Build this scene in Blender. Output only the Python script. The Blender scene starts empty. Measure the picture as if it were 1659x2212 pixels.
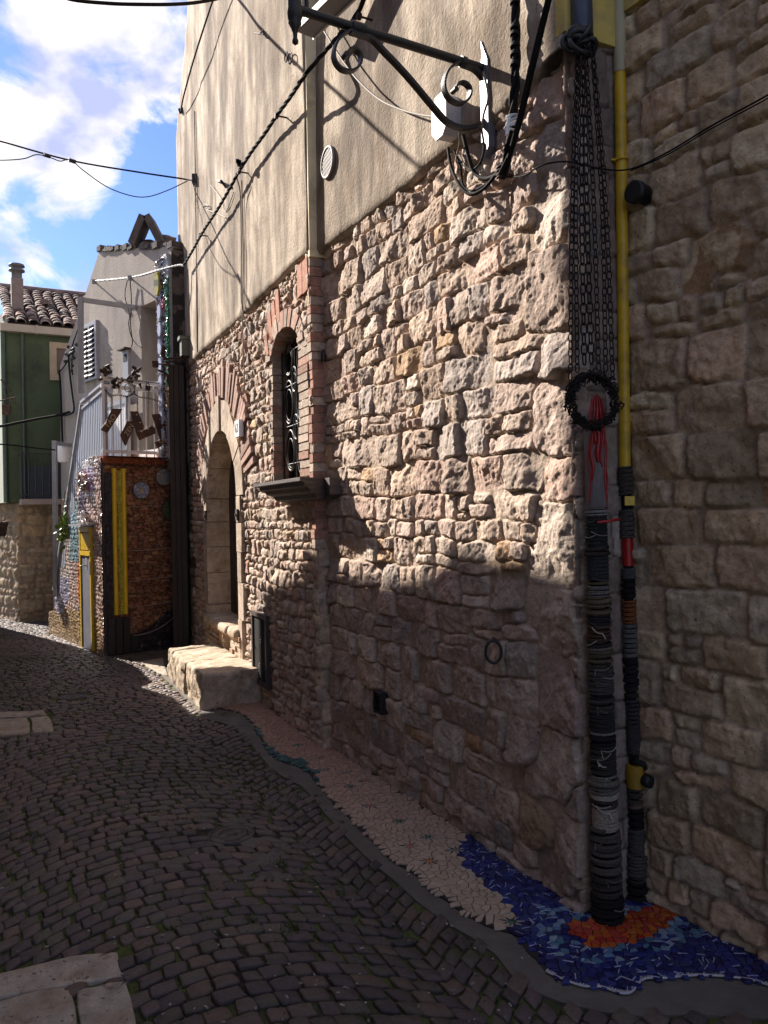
import bpy, math, random
import numpy as np
R_=math.radians
sc=bpy.context.scene
# ---------------------------------------------------------------- camera, sky, sun, exposure
F=1726.;S=.019;CC=math.sqrt(1-S*S);H=1.55      # focal length in photo units (1659 x 2212), roll, eye height
cd=bpy.data.cameras.new('camera'); cam=bpy.data.objects.new('camera',cd); sc.collection.objects.link(cam)
cd.sensor_fit='VERTICAL'; cd.sensor_height=36; cd.lens=36*F/2212; cd.clip_end=500; cd.clip_start=.05
from mathutils import Matrix, Vector
cam.matrix_world=Matrix(((CC,S,0,0),(0,0,-1,0),(-S,CC,0,H),(0,0,0,1)))
sc.camera=cam
LD=Vector((1.968,-1.554,-1.7))                 # direction the sunlight travels
sd=bpy.data.lights.new('sun','SUN'); sun=bpy.data.objects.new('sun',sd); sc.collection.objects.link(sun)
sd.energy=5.0; sd.angle=R_(.5); sd.color=(1,.92,.83)
sun.rotation_euler=LD.to_track_quat('-Z','Y').to_euler(); sun.location=(-8,12,12)
sc.view_settings.view_transform='Standard'; sc.view_settings.look='None'
sc.view_settings.exposure=1.42; sc.view_settings.gamma=1
w=bpy.data.worlds.new('World'); sc.world=w; w.use_nodes=True
nt=w.node_tree; nt.nodes.clear(); N=nt.nodes.new; Lk=nt.links.new
el=math.atan2(1.7,math.hypot(1.968,1.554)); az=math.atan2(-1.968,1.554)
out=N('ShaderNodeOutputWorld'); bg=N('ShaderNodeBackground'); sky=N('ShaderNodeTexSky')
sky.sky_type='NISHITA'; sky.sun_disc=False; sky.sun_elevation=el; sky.sun_rotation=az; sky.ozone_density=2.2; sky.air_density=1.0; sky.dust_density=.3
tc=N('ShaderNodeTexCoord'); mp=N('ShaderNodeMapping'); mp.inputs['Scale'].default_value=(1,1,1.5); mp.inputs['Location'].default_value=(.35,.2,.1)
Lk(tc.outputs['Generated'],mp.inputs[0])
n1=N('ShaderNodeTexNoise'); n1.inputs['Scale'].default_value=6.5; n1.inputs['Detail'].default_value=10; n1.inputs['Roughness'].default_value=.6; n1.inputs['Distortion'].default_value=.35
Lk(mp.outputs[0],n1.inputs['Vector'])
def dirblob(px,py,width,amt,prev):
    v=Vector(((px-829.5)/F,1,-(py-1106)/F)).normalized()
    d=N('ShaderNodeVectorMath'); d.operation='DOT_PRODUCT'; d.inputs[1].default_value=v; Lk(tc.outputs['Generated'],d.inputs[0])
    m=N('ShaderNodeMapRange'); m.interpolation_type='SMOOTHSTEP'; m.inputs[1].default_value=math.cos(width); m.inputs[2].default_value=1; m.inputs[3].default_value=0; m.inputs[4].default_value=amt
    Lk(d.outputs['Value'],m.inputs[0])
    a=N('ShaderNodeMath'); a.operation='ADD'; Lk(prev,a.inputs[0]); Lk(m.outputs[0],a.inputs[1]); return a.outputs[0]
dens=n1.outputs['Fac']
for b in [(180,170,.14,.10),(60,260,.08,.07),(250,60,.12,.05),(110,340,.08,.05),(370,330,.06,-.06),(310,470,.08,-.06),(20,120,.05,-.16),(60,430,.07,-.05),(40,490,.06,.03),(20,545,.06,.1),(110,560,.05,-.06),(300,520,.06,-.06),(130,610,.03,.04)]:
    dens=dirblob(*b,dens)
rp=N('ShaderNodeValToRGB'); rp.color_ramp.elements[0].position=.48; rp.color_ramp.elements[0].color=(0,0,0,1); rp.color_ramp.elements[1].position=.60; rp.color_ramp.elements[1].color=(1,1,1,1)
Lk(dens,rp.inputs[0])
n2=N('ShaderNodeTexNoise'); n2.inputs['Scale'].default_value=9; n2.inputs['Detail'].default_value=6; Lk(mp.outputs[0],n2.inputs['Vector'])
cr=N('ShaderNodeValToRGB'); cr.color_ramp.elements[0].position=.36; cr.color_ramp.elements[0].color=(.22,.245,.38,1); cr.color_ramp.elements[1].position=.54; cr.color_ramp.elements[1].color=(.52,.49,.475,1)
Lk(n2.outputs['Fac'],cr.inputs[0])
sk=N('ShaderNodeVectorMath'); sk.operation='SCALE'; sk.inputs['Scale'].default_value=.075; Lk(sky.outputs[0],sk.inputs[0])
tint=N('ShaderNodeMix'); tint.data_type='RGBA'; tint.blend_type='MULTIPLY'; tint.inputs[0].default_value=1; tint.inputs[7].default_value=(.60,.70,1.0,1); Lk(sk.outputs[0],tint.inputs[6])
mx=N('ShaderNodeMix'); mx.data_type='RGBA'; Lk(rp.outputs[0],mx.inputs[0]); Lk(tint.outputs[2],mx.inputs[6]); Lk(cr.outputs[0],mx.inputs[7])
Lk(mx.outputs[2],bg.inputs[0]); bg.inputs[1].default_value=1.0; Lk(bg.outputs[0],out.inputs[0])

# ---------------------------------------------------------------- geometry helpers
def ray(px,py):
    cx=(px-829.5)/F; cy=-(py-1106)/F
    return np.array([cx*CC+cy*S,1.0,-cx*S+cy*CC])
def G(px,py,z=0):
    r=ray(px,py); t=(z-H)/r[2]; return np.array([r[0]*t,r[1]*t])
def G3(px,py,z=0): g=G(px,py,z); return (g[0],g[1],z)
def P(px,py,Y): r=ray(px,py)*Y; return np.array([r[0],r[1],H+r[2]])
class W:                                        # a vertical plane: u runs along it, z up, off outwards
    def __init__(s,o,ang):
        a=R_(ang); s.o=np.array(o,float); s.d=np.array([-math.sin(a),math.cos(a)]); s.n=np.array([-math.cos(a),-math.sin(a)])
    def uz(s,px,py,off=0):
        r=ray(px,py); o=s.o+s.n*off
        t,u=np.linalg.solve(np.array([[r[0],-s.d[0]],[r[1],-s.d[1]]]),o); return u,H+r[2]*t
    def p(s,u,z,off=0): q=s.o+s.d*u+s.n*off; return np.array([q[0],q[1],z])
    def px(s,px,py,off=0): u,z=s.uz(px,py,off); return s.p(u,z,off)
C0=G(1265,1975); A0=G(692,1618)
B=W(C0,26.6); A=W(A0,24)
RT=W(C0-np.array([-.894,-.448])*.27,116.6)      # the short return beside the pipes
I0=RT.o; RW=W(I0,31.9)
M0=G(231,1418); M=W(M0,36.5); G3H=W(M0+np.array([.8,.595])*.75,42)
def link(o,parent=None):
    sc.collection.objects.link(o)
    if parent is not None: o.parent=parent
    return o
def empty(name,label,cat,group=None,parent=None):
    o=bpy.data.objects.new(name,None); o['label']=label; o['category']=cat
    if group: o['group']=group
    return link(o)
def tag(o,label,cat,group=None):
    o['label']=label; o['category']=cat
    if group: o['group']=group
    return o
class MB:
    def __init__(s): s.v=[];s.f=[];s.c=[];s.sm=[];s.col=(1,1,1)
    def add(s,vs,fs,sm=False,cols=None):
        b=len(s.v); s.v+= [tuple(float(x) for x in v) for v in vs]; s.f+=[tuple(b+i for i in f) for f in fs]
        s.c+= (list(cols) if cols is not None else [s.col]*len(vs)); s.sm+=[sm]*len(fs)
    def box(s,c,dx,dy,dz,ax=None):              # centre, half sizes, axes
        ax=ax or ((1,0,0),(0,1,0),(0,0,1)); c=np.array(c,float); ax=[np.array(a,float) for a in ax]
        vs=[c+ax[0]*dx*i+ax[1]*dy*j+ax[2]*dz*k for k in(-1,1) for j in(-1,1) for i in(-1,1)]
        s.add(vs,[(0,2,3,1),(4,5,7,6),(0,1,5,4),(2,6,7,3),(0,4,6,2),(1,3,7,5)])
    def wbox(s,w,u0,u1,z0,z1,o0,o1):
        c=w.p((u0+u1)/2,(z0+z1)/2,(o0+o1)/2)
        s.box(c,(u1-u0)/2,(o1-o0)/2,(z1-z0)/2,((w.d[0],w.d[1],0),(w.n[0],w.n[1],0),(0,0,1)))
    def prism(s,pts,vec):                       # planar outline swept by vec
        n=len(pts); pts=[np.array(p,float) for p in pts]; vec=np.array(vec,float)
        vs=pts+[p+vec for p in pts]
        s.add(vs,[tuple(range(n)),tuple(range(2*n-1,n-1,-1))]+[(i,(i+1)%n,n+(i+1)%n,n+i) for i in range(n)])
    def wpoly(s,w,uz,o0,o1):
        s.prism([w.p(u,z,o1) for u,z in uz],np.append(w.n*(o0-o1),0))
    def bar(s,a,b,wd,ht=None,up=(0,0,1)):
        a=np.array(a,float);b=np.array(b,float);d=b-a;L=np.linalg.norm(d);d/=L
        x=np.cross(d,up)
        if np.linalg.norm(x)<1e-3: x=np.cross(d,(1,0,0))
        x/=np.linalg.norm(x); y=np.cross(x,d); s.box((a+b)/2,L/2,wd/2,(ht or wd)/2,(d,x,y))
    def tube(s,pts,r,seg=8,closed=False,flat=1.0,cap=True,sm=True):
        pts=[np.array(p,float) for p in pts]; n=len(pts); rr=r if hasattr(r,'__len__') else [r]*n
        T=[]
        for i in range(n):
            a=pts[(i-1)%n] if closed or i>0 else pts[0]; b=pts[(i+1)%n] if closed or i<n-1 else pts[-1]
            t=b-a; t/= (np.linalg.norm(t)+1e-12); T.append(t)
        x=np.cross(T[0],(0,0,1)); 
        if np.linalg.norm(x)<.05: x=np.cross(T[0],(1,0,0))
        x/=np.linalg.norm(x); vs=[]
        for i in range(n):
            x=x-T[i]*np.dot(x,T[i]); x/=(np.linalg.norm(x)+1e-12); y=np.cross(T[i],x)
            for k in range(seg):
                a=2*math.pi*k/seg; vs.append(pts[i]+x*math.cos(a)*rr[i]*flat+y*math.sin(a)*rr[i])
        fs=[]
        for i in range(n if closed else n-1):
            for k in range(seg):
                j=(i+1)%n; fs.append((i*seg+k,i*seg+(k+1)%seg,j*seg+(k+1)%seg,j*seg+k))
        s.add(vs,fs,sm)
        if cap and not closed: s.add(vs[:seg],[tuple(range(seg-1,-1,-1))]); s.add(vs[-seg:],[tuple(range(seg))])
    def lathe(s,c,prof,seg=16,axis=None,cap=True):   # prof list of (r,h)
        c=np.array(c,float); ax=np.array(axis if axis is not None else (0,0,1),float); ax/=np.linalg.norm(ax)
        x=np.cross(ax,(0,1,0.01)); x/=np.linalg.norm(x); y=np.cross(ax,x); vs=[]
        for r,h in prof:
            for k in range(seg):
                a=2*math.pi*k/seg; vs.append(c+ax*h+(x*math.cos(a)+y*math.sin(a))*r)
        fs=[(i*seg+k,i*seg+(k+1)%seg,(i+1)*seg+(k+1)%seg,(i+1)*seg+k) for i in range(len(prof)-1) for k in range(seg)]
        s.add(vs,fs,True)
        if cap: s.add(vs[:seg],[tuple(range(seg-1,-1,-1))]); s.add(vs[-seg:],[tuple(range(seg))])
    def build(s,name,m,parent=None,smooth=None):
        me=bpy.data.meshes.new(name); me.from_pydata(s.v,[],s.f); me.materials.append(m)
        me.polygons.foreach_set('use_smooth',[bool(q) if smooth is None else smooth for q in s.sm])
        ca=me.color_attributes.new('col','FLOAT_COLOR','POINT')
        ca.data.foreach_set('color',np.array([(c[0],c[1],c[2],1) for c in s.c],dtype=np.float32).ravel())
        me.update(); return link(bpy.data.objects.new(name,me),parent)
def smoothpath(pts,n=8):
    pts=[np.array(p,float) for p in pts]; q=[pts[0]*2-pts[1]]+pts+[pts[-1]*2-pts[-2]]; o=[]
    for i in range(1,len(q)-2):
        for k in range(n):
            t=k/n; o.append(.5*((2*q[i])+(-q[i-1]+q[i+1])*t+(2*q[i-1]-5*q[i]+4*q[i+1]-q[i+2])*t*t+(-q[i-1]+3*q[i]-3*q[i+1]+q[i+2])*t**3))
    o.append(pts[-1]); return o
# ---------------------------------------------------------------- numpy noise
def vn(x,y,seed=0):
    x=np.asarray(x,float);y=np.asarray(y,float); xi=np.floor(x).astype(np.int64);yi=np.floor(y).astype(np.int64)
    fx=x-xi;fy=y-yi;fx=fx*fx*(3-2*fx);fy=fy*fy*(3-2*fy)
    def h(a,b):
        v=(a*374761393+b*668265263+seed*974634777)&0xffffffff; v=((v^(v>>13))*1274126177)&0xffffffff; v^=v>>16
        return v/4294967295.
    return (h(xi,yi)*(1-fx)+h(xi+1,yi)*fx)*(1-fy)+(h(xi,yi+1)*(1-fx)+h(xi+1,yi+1)*fx)*fy
def fbm(x,y,o=4,seed=0,g=.5):
    s=0;a=1;t=0
    for i in range(o): s=s+a*(vn(x*2**i,y*2**i,seed+i*17)-.5)*2; t+=a; a*=g
    return s/t
def sst(a,b,x): t=np.clip((x-a)/(b-a),0,1); return t*t*(3-2*t)
# ---------------------------------------------------------------- materials
MATS={}
def mat(name,col=(.5,.5,.5),rough=.8,var=.25,vs=8,bump=.3,bs=60,metal=0,attr=False,c2=None,c2s=3,c2t=(.5,.65),stretch=None,spec=.5,sp=None,c3=None,emit=None,coat=0,trans=0):
    if name in MATS: return MATS[name]
    m=bpy.data.materials.new(name); m.use_nodes=True; t=m.node_tree; n=t.nodes; b=n['Principled BSDF']; l=t.links.new
    tc=n.new('ShaderNodeTexCoord'); vec=tc.outputs['Object']
    if stretch:
        mp=n.new('ShaderNodeMapping'); mp.inputs['Scale'].default_value=stretch; l(vec,mp.inputs[0]); sv=mp.outputs[0]
    else: sv=vec
    if attr: a=n.new('ShaderNodeAttribute'); a.attribute_name='col'; c=a.outputs['Color']
    else: a=n.new('ShaderNodeRGB'); a.outputs[0].default_value=(*col,1); c=a.outputs[0]
    if c2:
        q=n.new('ShaderNodeTexNoise'); q.inputs['Scale'].default_value=c2s; q.inputs['Detail'].default_value=8; q.inputs['Roughness'].default_value=.62; l(sv,q.inputs['Vector'])
        r=n.new('ShaderNodeMapRange'); r.inputs[1].default_value=c2t[0]; r.inputs[2].default_value=c2t[1]; l(q.outputs['Fac'],r.inputs[0])
        x=n.new('ShaderNodeMix'); x.data_type='RGBA'; l(r.outputs[0],x.inputs[0]); l(c,x.inputs[6]); x.inputs[7].default_value=(*c2,1); c=x.outputs[2]
    if c3:
        q=n.new('ShaderNodeTexNoise'); q.inputs['Scale'].default_value=c3[1]; q.inputs['Detail'].default_value=9; q.inputs['Roughness'].default_value=.7; q.inputs['Distortion'].default_value=.6; l(vec,q.inputs['Vector'])
        r=n.new('ShaderNodeMapRange'); r.inputs[1].default_value=c3[2]; r.inputs[2].default_value=c3[3]; l(q.outputs['Fac'],r.inputs[0])
        x=n.new('ShaderNodeMix'); x.data_type='RGBA'; l(r.outputs[0],x.inputs[0]); l(c,x.inputs[6]); x.inputs[7].default_value=(*c3[0],1); c=x.outputs[2]
    q=n.new('ShaderNodeTexNoise'); q.inputs['Scale'].default_value=vs; q.inputs['Detail'].default_value=7; q.inputs['Roughness'].default_value=.65; l(sv,q.inputs['Vector'])
    r=n.new('ShaderNodeMapRange'); r.inputs[1].default_value=.3; r.inputs[2].default_value=.7; r.inputs[3].default_value=1-var; r.inputs[4].default_value=1+var; l(q.outputs['Fac'],r.inputs[0])
    x=n.new('ShaderNodeVectorMath'); x.operation='SCALE'; l(c,x.inputs[0]); l(r.outputs[0],x.inputs['Scale']); c=x.outputs[0]
    if sp:                                      # small dark pits: (scale, threshold, colour)
        q=n.new('ShaderNodeTexNoise'); q.inputs['Scale'].default_value=sp[0]; q.inputs['Detail'].default_value=3; l(sv,q.inputs['Vector'])
        r2=n.new('ShaderNodeMapRange'); r2.inputs[1].default_value=sp[1]; r2.inputs[2].default_value=sp[1]+.06; l(q.outputs['Fac'],r2.inputs[0])
        x=n.new('ShaderNodeMix'); x.data_type='RGBA'; l(r2.outputs[0],x.inputs[0]); l(c,x.inputs[6]); x.inputs[7].default_value=(*sp[2],1); c=x.outputs[2]
    l(c,b.inputs['Base Color']); b.inputs['Roughness'].default_value=rough; b.inputs['Metallic'].default_value=metal; b.inputs['Specular IOR Level'].default_value=spec
    if coat: b.inputs['Coat Weight'].default_value=coat; b.inputs['Coat Roughness'].default_value=.12
    if bump:
        q=n.new('ShaderNodeTexNoise'); q.inputs['Scale'].default_value=bs; q.inputs['Detail'].default_value=6; q.inputs['Roughness'].default_value=.6; l(vec,q.inputs['Vector'])
        bp=n.new('ShaderNodeBump'); bp.inputs['Strength'].default_value=bump; bp.inputs['Distance'].default_value=.01; l(q.outputs['Fac'],bp.inputs['Height']); l(bp.outputs[0],b.inputs['Normal'])
    MATS[name]=m; return m
mSTONE=mat('rubble stone',attr=True,rough=.92,var=.3,vs=22,bump=.75,bs=70,spec=.25,c2=(.25,.21,.18),c2s=9,c2t=(.58,.8),sp=(55,.68,(.12,.09,.07)))
mCUT=mat('cut stone',attr=True,rough=.9,var=.24,vs=16,bump=.9,bs=70,spec=.25,c2=(.30,.22,.15),c2s=5,c2t=(.46,.70),c3=((.17,.125,.085),11,.56,.7),sp=(45,.66,(.14,.10,.07)))
mPLA=mat('aged plaster',(.48,.40,.31),rough=.95,var=.38,vs=9,bump=.8,bs=55,spec=.15,c2=(.19,.15,.115),c2s=3.0,c2t=(.40,.60),stretch=(1,1,.28),c3=((.20,.15,.105),1.9,.47,.68),sp=(38,.66,(.22,.18,.14)))
mPLB=mat('grey plaster',(.35,.305,.265),rough=.95,var=.16,vs=4,bump=.5,bs=40,spec=.15,c2=(.20,.17,.16),c2s=2.2,c2t=(.5,.85),stretch=(1,1,.4))
mYEL=mat('yellow plaster',(.62,.46,.12),rough=.9,var=.1,bump=.3,c2=(.35,.27,.12),c2s=3)
mGRN=mat('green plaster',(.058,.082,.045),rough=.95,var=.12,vs=3,bump=.3,bs=40,c2=(.035,.045,.03),c2s=2)
mPALE=mat('pale green plaster',(.50,.52,.42),rough=.95,var=.1,vs=3,bump=.3)
mBRK=mat('brick',attr=True,rough=.9,var=.3,vs=30,bump=.6,bs=80,spec=.2)
mIRON=mat('black iron',(.012,.011,.012),rough=.5,var=.4,vs=30,bump=.2,bs=120,spec=.5)
mRUST=mat('rusty iron',(.045,.026,.018),rough=.75,var=.5,vs=40,bump=.4,bs=150,metal=.3,c2=(.09,.04,.02),c2s=20)
mCHN=mat('blackened iron',(.016,.011,.009),rough=.7,var=.5,vs=60,bump=0,spec=.25)
mCAB=mat('cable rubber',(.012,.010,.010),rough=.85,spec=.2,var=.3,bump=.1)
mCABG=mat('pale cable',(.22,.18,.14),rough=.7,var=.2,bump=.1)
mGREY=mat('grey painted metal',(.30,.30,.32),rough=.45,var=.15,vs=12,bump=.05,c2=(.16,.11,.09),c2s=6,c2t=(.62,.72))
mWHI=mat('white paint',(.75,.73,.72),rough=.5,var=.08,bump=.05,c2=(.4,.3,.24),c2s=10,c2t=(.62,.75))
mPVC=mat('white plastic',(.8,.8,.8),rough=.5,var=.04,bump=0)
mYP=mat('yellow pipe paint',(.62,.38,.012),rough=.42,var=.12,vs=10,bump=.1,bs=40,c2=(.26,.16,.03),c2s=7,c2t=(.5,.7))
mYO=mat('yellow enamel',(.66,.43,.01),rough=.35,var=.1,bump=.08)
mDW=mat('dark wood',(.028,.018,.014),rough=.65,var=.4,vs=10,bump=.5,bs=50,stretch=(1,1,.2))
mSILL=mat('dark slate sill',(.065,.05,.045),rough=.7,var=.5,vs=14,bump=.5,bs=60,stretch=(.4,.4,4))
mBLK=mat('black interior',(.006,.005,.006),rough=.9,var=0,bump=0)
mPUR=mat('purple door paint',(.045,.015,.04),rough=.5,var=.2,bump=.1)
mTER=mat('roof tile',attr=True,rough=.9,var=.3,vs=25,bump=.4)
mROPE=mat('rope',attr=True,rough=.9,var=.35,vs=120,bump=.8,bs=300,spec=.2)
mTILE=mat('ceramic tile',attr=True,rough=.42,var=.14,vs=25,bump=.08,bs=40,spec=.5)
mFEA=mat('glazed relief tile',attr=True,rough=.22,var=.2,vs=30,bump=.25,bs=60,spec=.6)
mCOB=mat('porphyry cobble',attr=True,rough=.6,var=.25,vs=45,bump=.5,bs=130,spec=.4)
mJNT=mat('mossy joint earth',(.028,.022,.016),rough=1,var=.5,vs=40,bump=1,bs=90,c2=(.075,.095,.018),c2s=1.2,c2t=(.42,.52))
mCON=mat('concrete strip',(.125,.108,.088),rough=.95,var=.2,vs=9,bump=.6,bs=160,c2=(.19,.175,.16),c2s=4,c2t=(.55,.8),sp=(70,.7,(.22,.2,.18)))
mMOSS=mat('moss',attr=True,rough=1,var=.4,vs=60,bump=0)
mLEAF=mat('leaf',attr=True,rough=.5,var=.2,bump=0)
mTER2=mat('terrace paving',(.4,.33,.27),rough=.9)

# ---------------------------------------------------------------- stone heightfields
def layout(u0,u1,z0,z1,hr,wr,rng,split=.25,extra=()):
    L=[]; z=z0
    while z<z1:
        h=rng.uniform(*hr); u=u0-rng.uniform(0,.1)
        while u<u1:
            w=h*rng.uniform(*wr)
            if rng.random()<split and h>hr[0]*1.3:
                k=rng.uniform(.35,.65); L.append((u+w/2,z+h*k/2,w/2,h*k/2))
                if rng.random()<.5: L.append((u+w/2,z+h*(1+k)/2,w/2,h*(1-k)/2))
                else:
                    q=rng.uniform(.35,.65); L.append((u+w*q/2,z+h*(1+k)/2,w*q/2,h*(1-k)/2)); L.append((u+w*(1+q)/2,z+h*(1+k)/2,w*(1-q)/2,h*(1-k)/2))
            else: 
                g=rng.uniform(.92,1.15); L.append((u+w/2,z+h/2+rng.uniform(-.01,.01),w/2*g,h/2*g))
            u+=w
        z+=h
    for e in extra:
        L=[s for s in L if not(abs(s[0]-e[0])<e[2] and abs(s[1]-e[1])<e[3])]
    return np.array(L+list(extra))
def field(Uw,Zw,L,p=7.0):
    sh=Uw.shape; f1=np.full(sh,9.);f2=np.full(sh,9.);ids=np.zeros(sh,int); nz,nu=sh; bz=24
    for a in range(0,nz,bz):
        for b in range(0,nu,bz):
            U=Uw[a:a+bz,b:b+bz];Z=Zw[a:a+bz,b:b+bz]
            cu,cz=U.mean(),Z.mean(); ru=np.ptp(U)/2;rz=np.ptp(Z)/2
            k=np.where((np.abs(L[:,0]-cu)<ru+L[:,2]*2+.06)&(np.abs(L[:,1]-cz)<rz+L[:,3]*2+.06))[0]
            if len(k)<2: k=np.argsort((L[:,0]-cu)**2+(L[:,1]-cz)**2)[:6]
            q=(np.abs(U[...,None]-L[k,0])/L[k,2])**p+(np.abs(Z[...,None]-L[k,1])/L[k,3])**p
            q=q**(1/p); o=np.argsort(q,axis=-1)[...,:2]; s=np.take_along_axis(q,o,-1)
            f1[a:a+bz,b:b+bz]=s[...,0]; f2[a:a+bz,b:b+bz]=s[...,1]; ids[a:a+bz,b:b+bz]=k[o[...,0]]
    mn=np.minimum(L[:,2],L[:,3])[ids]
    e=np.minimum((f2-f1)/2,1.28-f1)*mn
    return e,ids
PAL=np.array([(.47,.35,.27),(.43,.335,.27),(.49,.38,.30),(.41,.31,.25),(.46,.325,.26),(.48,.355,.27),(.40,.33,.285),(.53,.43,.35),(.45,.34,.28)])
def rubble(name,w,u0,u1,z0,z1,res,L,seed,parent,relief=.03,base=0.,gap=.0018,bev=.006,mort=(.36,.275,.20),mask=None,m=None,colf=None,pal=PAL,spec_cols=(),fine=.0035,facet=.11,skirt=.07,post=None,warp=1,p=7.):
    nu=int((u1-u0)/res)+1;nz=int((z1-z0)/res)+1
    U,Z=np.meshgrid(np.linspace(u0,u1,nu),np.linspace(z0,z1,nz)); rg=np.random.RandomState(seed)
    Uw=U+warp*(.012*fbm(U*6,Z*6,3,seed)+.006*fbm(U*24,Z*24,2,seed+1)); Zw=Z+warp*(.045*fbm(U*1.3,Z*1.1,2,seed+3)+.012*fbm(U*7,Z*7,2,seed+4)+.006*fbm(U*26,Z*26,2,seed+8))
    e,ids=field(Uw,Zw,L,p); n=len(L)
    bh=rg.uniform(.25,1,n)**.8; tu=rg.normal(0,.16,n);tz=rg.normal(0,.12,n)
    du=Uw-L[ids,0];dz=Zw-L[ids,1]
    hf=np.full(U.shape,9.)
    for k in range(6):
        gu=rg.normal(0,facet,n);gz=rg.normal(0,facet,n);of=rg.uniform(0.0,.02,n)
        hf=np.minimum(hf,of[ids]+gu[ids]*du+gz[ids]*dz)
    hs=relief*(.25+.6*bh[ids])+np.clip(tu[ids]*du+tz[ids]*dz,-.016,.016)*(relief/.03)+np.clip(hf,-.03,.02)*(relief/.03)
    a_=rg.uniform(0,6.28,n)[ids]; ca,sa=np.cos(a_),np.sin(a_); P1=(du*ca+dz*sa);P2=(dz*ca-du*sa)
    c1=vn(P1*16+ids*7.1,P2*26+ids*3.7,seed+6); c2=vn(P1*45+ids*5.1,P2*60+ids*1.7,seed+13)
    hs=hs+relief*(.17*sst(.44,.50,c1)+.12*sst(.60,.64,c1)+.055*sst(.46,.54,c2)-.16)
    hs=hs+relief*.07*fbm(U*14,Z*14,3,seed+5,.6)+relief*.11*fbm(P1*62+ids*1.3,P2*20,3,seed+14,.6)+fine*fbm(U*85,Z*85,2,seed+7)
    hs=np.clip(hs,-relief*.7,relief*2.4)
    mh=-relief*.28+relief*.35*fbm(U*5,Z*5,3,seed+9)+.0025*fbm(U*60,Z*60,2,seed+10)
    pr=sst(gap,gap+bev,e); h=mh+(np.maximum(hs,mh)-mh)*pr+base
    sc_=pal[rg.randint(0,len(pal),n)]*rg.uniform(.82,1.14,(n,1))
    for frac,c in spec_cols:
        k=rg.rand(n)<frac; sc_[k]=np.array(c)*rg.uniform(.8,1.15,(k.sum(),1))
    col=sc_[ids]*(1+.16*fbm(U*9+ids,Z*9,3,seed+11))[...,None]
    pm=sst(gap*.5,gap+bev*.6,e)[...,None]; col=np.array(mort)*(1+.12*fbm(U*6,Z*6,3,seed+12))[...,None]*(1-pm)+col*pm
    if colf is not None: col=colf(U,Z,col,ids,L,pm,h)
    if post is not None: h=post(U,Z,h)
    X=w.o[0]+w.d[0]*U+w.n[0]*h; Y=w.o[1]+w.d[1]*U+w.n[1]*h
    V=np.stack([X,Y,Z],-1).reshape(-1,3); idx=np.arange(nu*nz).reshape(nz,nu)
    q=np.stack([idx[:-1,:-1],idx[:-1,1:],idx[1:,1:],idx[1:,:-1]],-1)
    if mask is not None:
        cu=(U[:-1,:-1]+U[1:,1:])/2; cz=(Z[:-1,:-1]+Z[1:,1:])/2; q=q[~mask(cu,cz)]
    q=q.reshape(-1,4)[:,::-1]
    # skirt round the border, folded back into the wall
    bd=np.concatenate([idx[0,:],idx[1:,-1],idx[-1,-2::-1],idx[-2:0:-1,0]]); nb=len(bd)
    SV=V[bd].copy(); SV[:,0]-=w.n[0]*skirt; SV[:,1]-=w.n[1]*skirt
    b0=len(V); V=np.concatenate([V,SV]); j=np.arange(nb); j2=(j+1)%nb
    q=np.concatenate([q,np.stack([bd[j],bd[j2],b0+j2,b0+j],-1)])
    colr=np.concatenate([col.reshape(-1,3),col.reshape(-1,3)[bd]])
    me=bpy.data.meshes.new(name); me.vertices.add(len(V)); me.vertices.foreach_set('co',V.astype(np.float32).ravel())
    me.loops.add(q.size); me.loops.foreach_set('vertex_index',q.astype(np.int32).ravel())
    me.polygons.add(len(q)); me.polygons.foreach_set('loop_start',np.arange(0,q.size,4,dtype=np.int32)); me.polygons.foreach_set('loop_total',np.full(len(q),4,dtype=np.int32))
    me.update(calc_edges=True); me.validate()
    ca=me.color_attributes.new('col','FLOAT_COLOR','POINT'); ca.data.foreach_set('color',np.concatenate([np.clip(colr,0.004,1),np.ones((len(colr),1))],1).astype(np.float32).ravel())
    me.polygons.foreach_set('use_smooth',np.ones(len(me.polygons),bool)); me.materials.append(m or mSTONE)
    return link(bpy.data.objects.new(name,me),parent)
def inpoly(x,y,poly):
    x=np.asarray(x);y=np.asarray(y); c=np.zeros(x.shape,bool); n=len(poly)
    for i in range(n):
        x1,y1=poly[i][:2];x2,y2=poly[(i+1)%n][:2]
        if y1==y2: continue
        k=((y1>y)!=(y2>y))&(x<(x2-x1)*(y-y1)/(y2-y1)+x1); c^=k
    return c

# ================================================================ the stone house
PAL=PAL*np.array([1.0,1.03,.93])
rng=random.Random(5)
ZP=3.26
house=empty('stone_house','large rubble stone house with beige plastered upper storey along the street','house')
# front wall nearest the camera
quo=[(.11,.20,.14,.17),(.15,.52,.18,.13),(.12,.80,.15,.13),(.17,1.10,.20,.125),(.13,1.42,.16,.17),(.10,1.69,.13,.085),(.13,1.93,.15,.13),(.09,2.17,.12,.08),(.12,2.42,.15,.14),(.10,2.67,.12,.09),(.13,2.92,.15,.14),(.10,3.16,.13,.09)]
LB=layout(-.1,2.9,-.1,3.35,(.085,.18),(.9,2.4),rng,.20,quo)
def colB(U,Z,col,ids,L,pm,h):
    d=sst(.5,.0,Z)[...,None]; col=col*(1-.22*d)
    k=((ids%23)==7)&(Z<.8)&(L[ids,2]<.085); col=np.where(k[...,None],np.array((.36,.20,.11)),col)
    col=np.where((((ids%61)==11)&(L[ids,2]<.06))[...,None],np.array((.36,.13,.075)),col); return col
def relB(U,Z,h): return h-.02*sst(.9,.3,Z)*0+ (0.025*sst(1.2,0,Z)*sst(.7,0,U))+.012*sst(.03,0,U)*0
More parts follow.
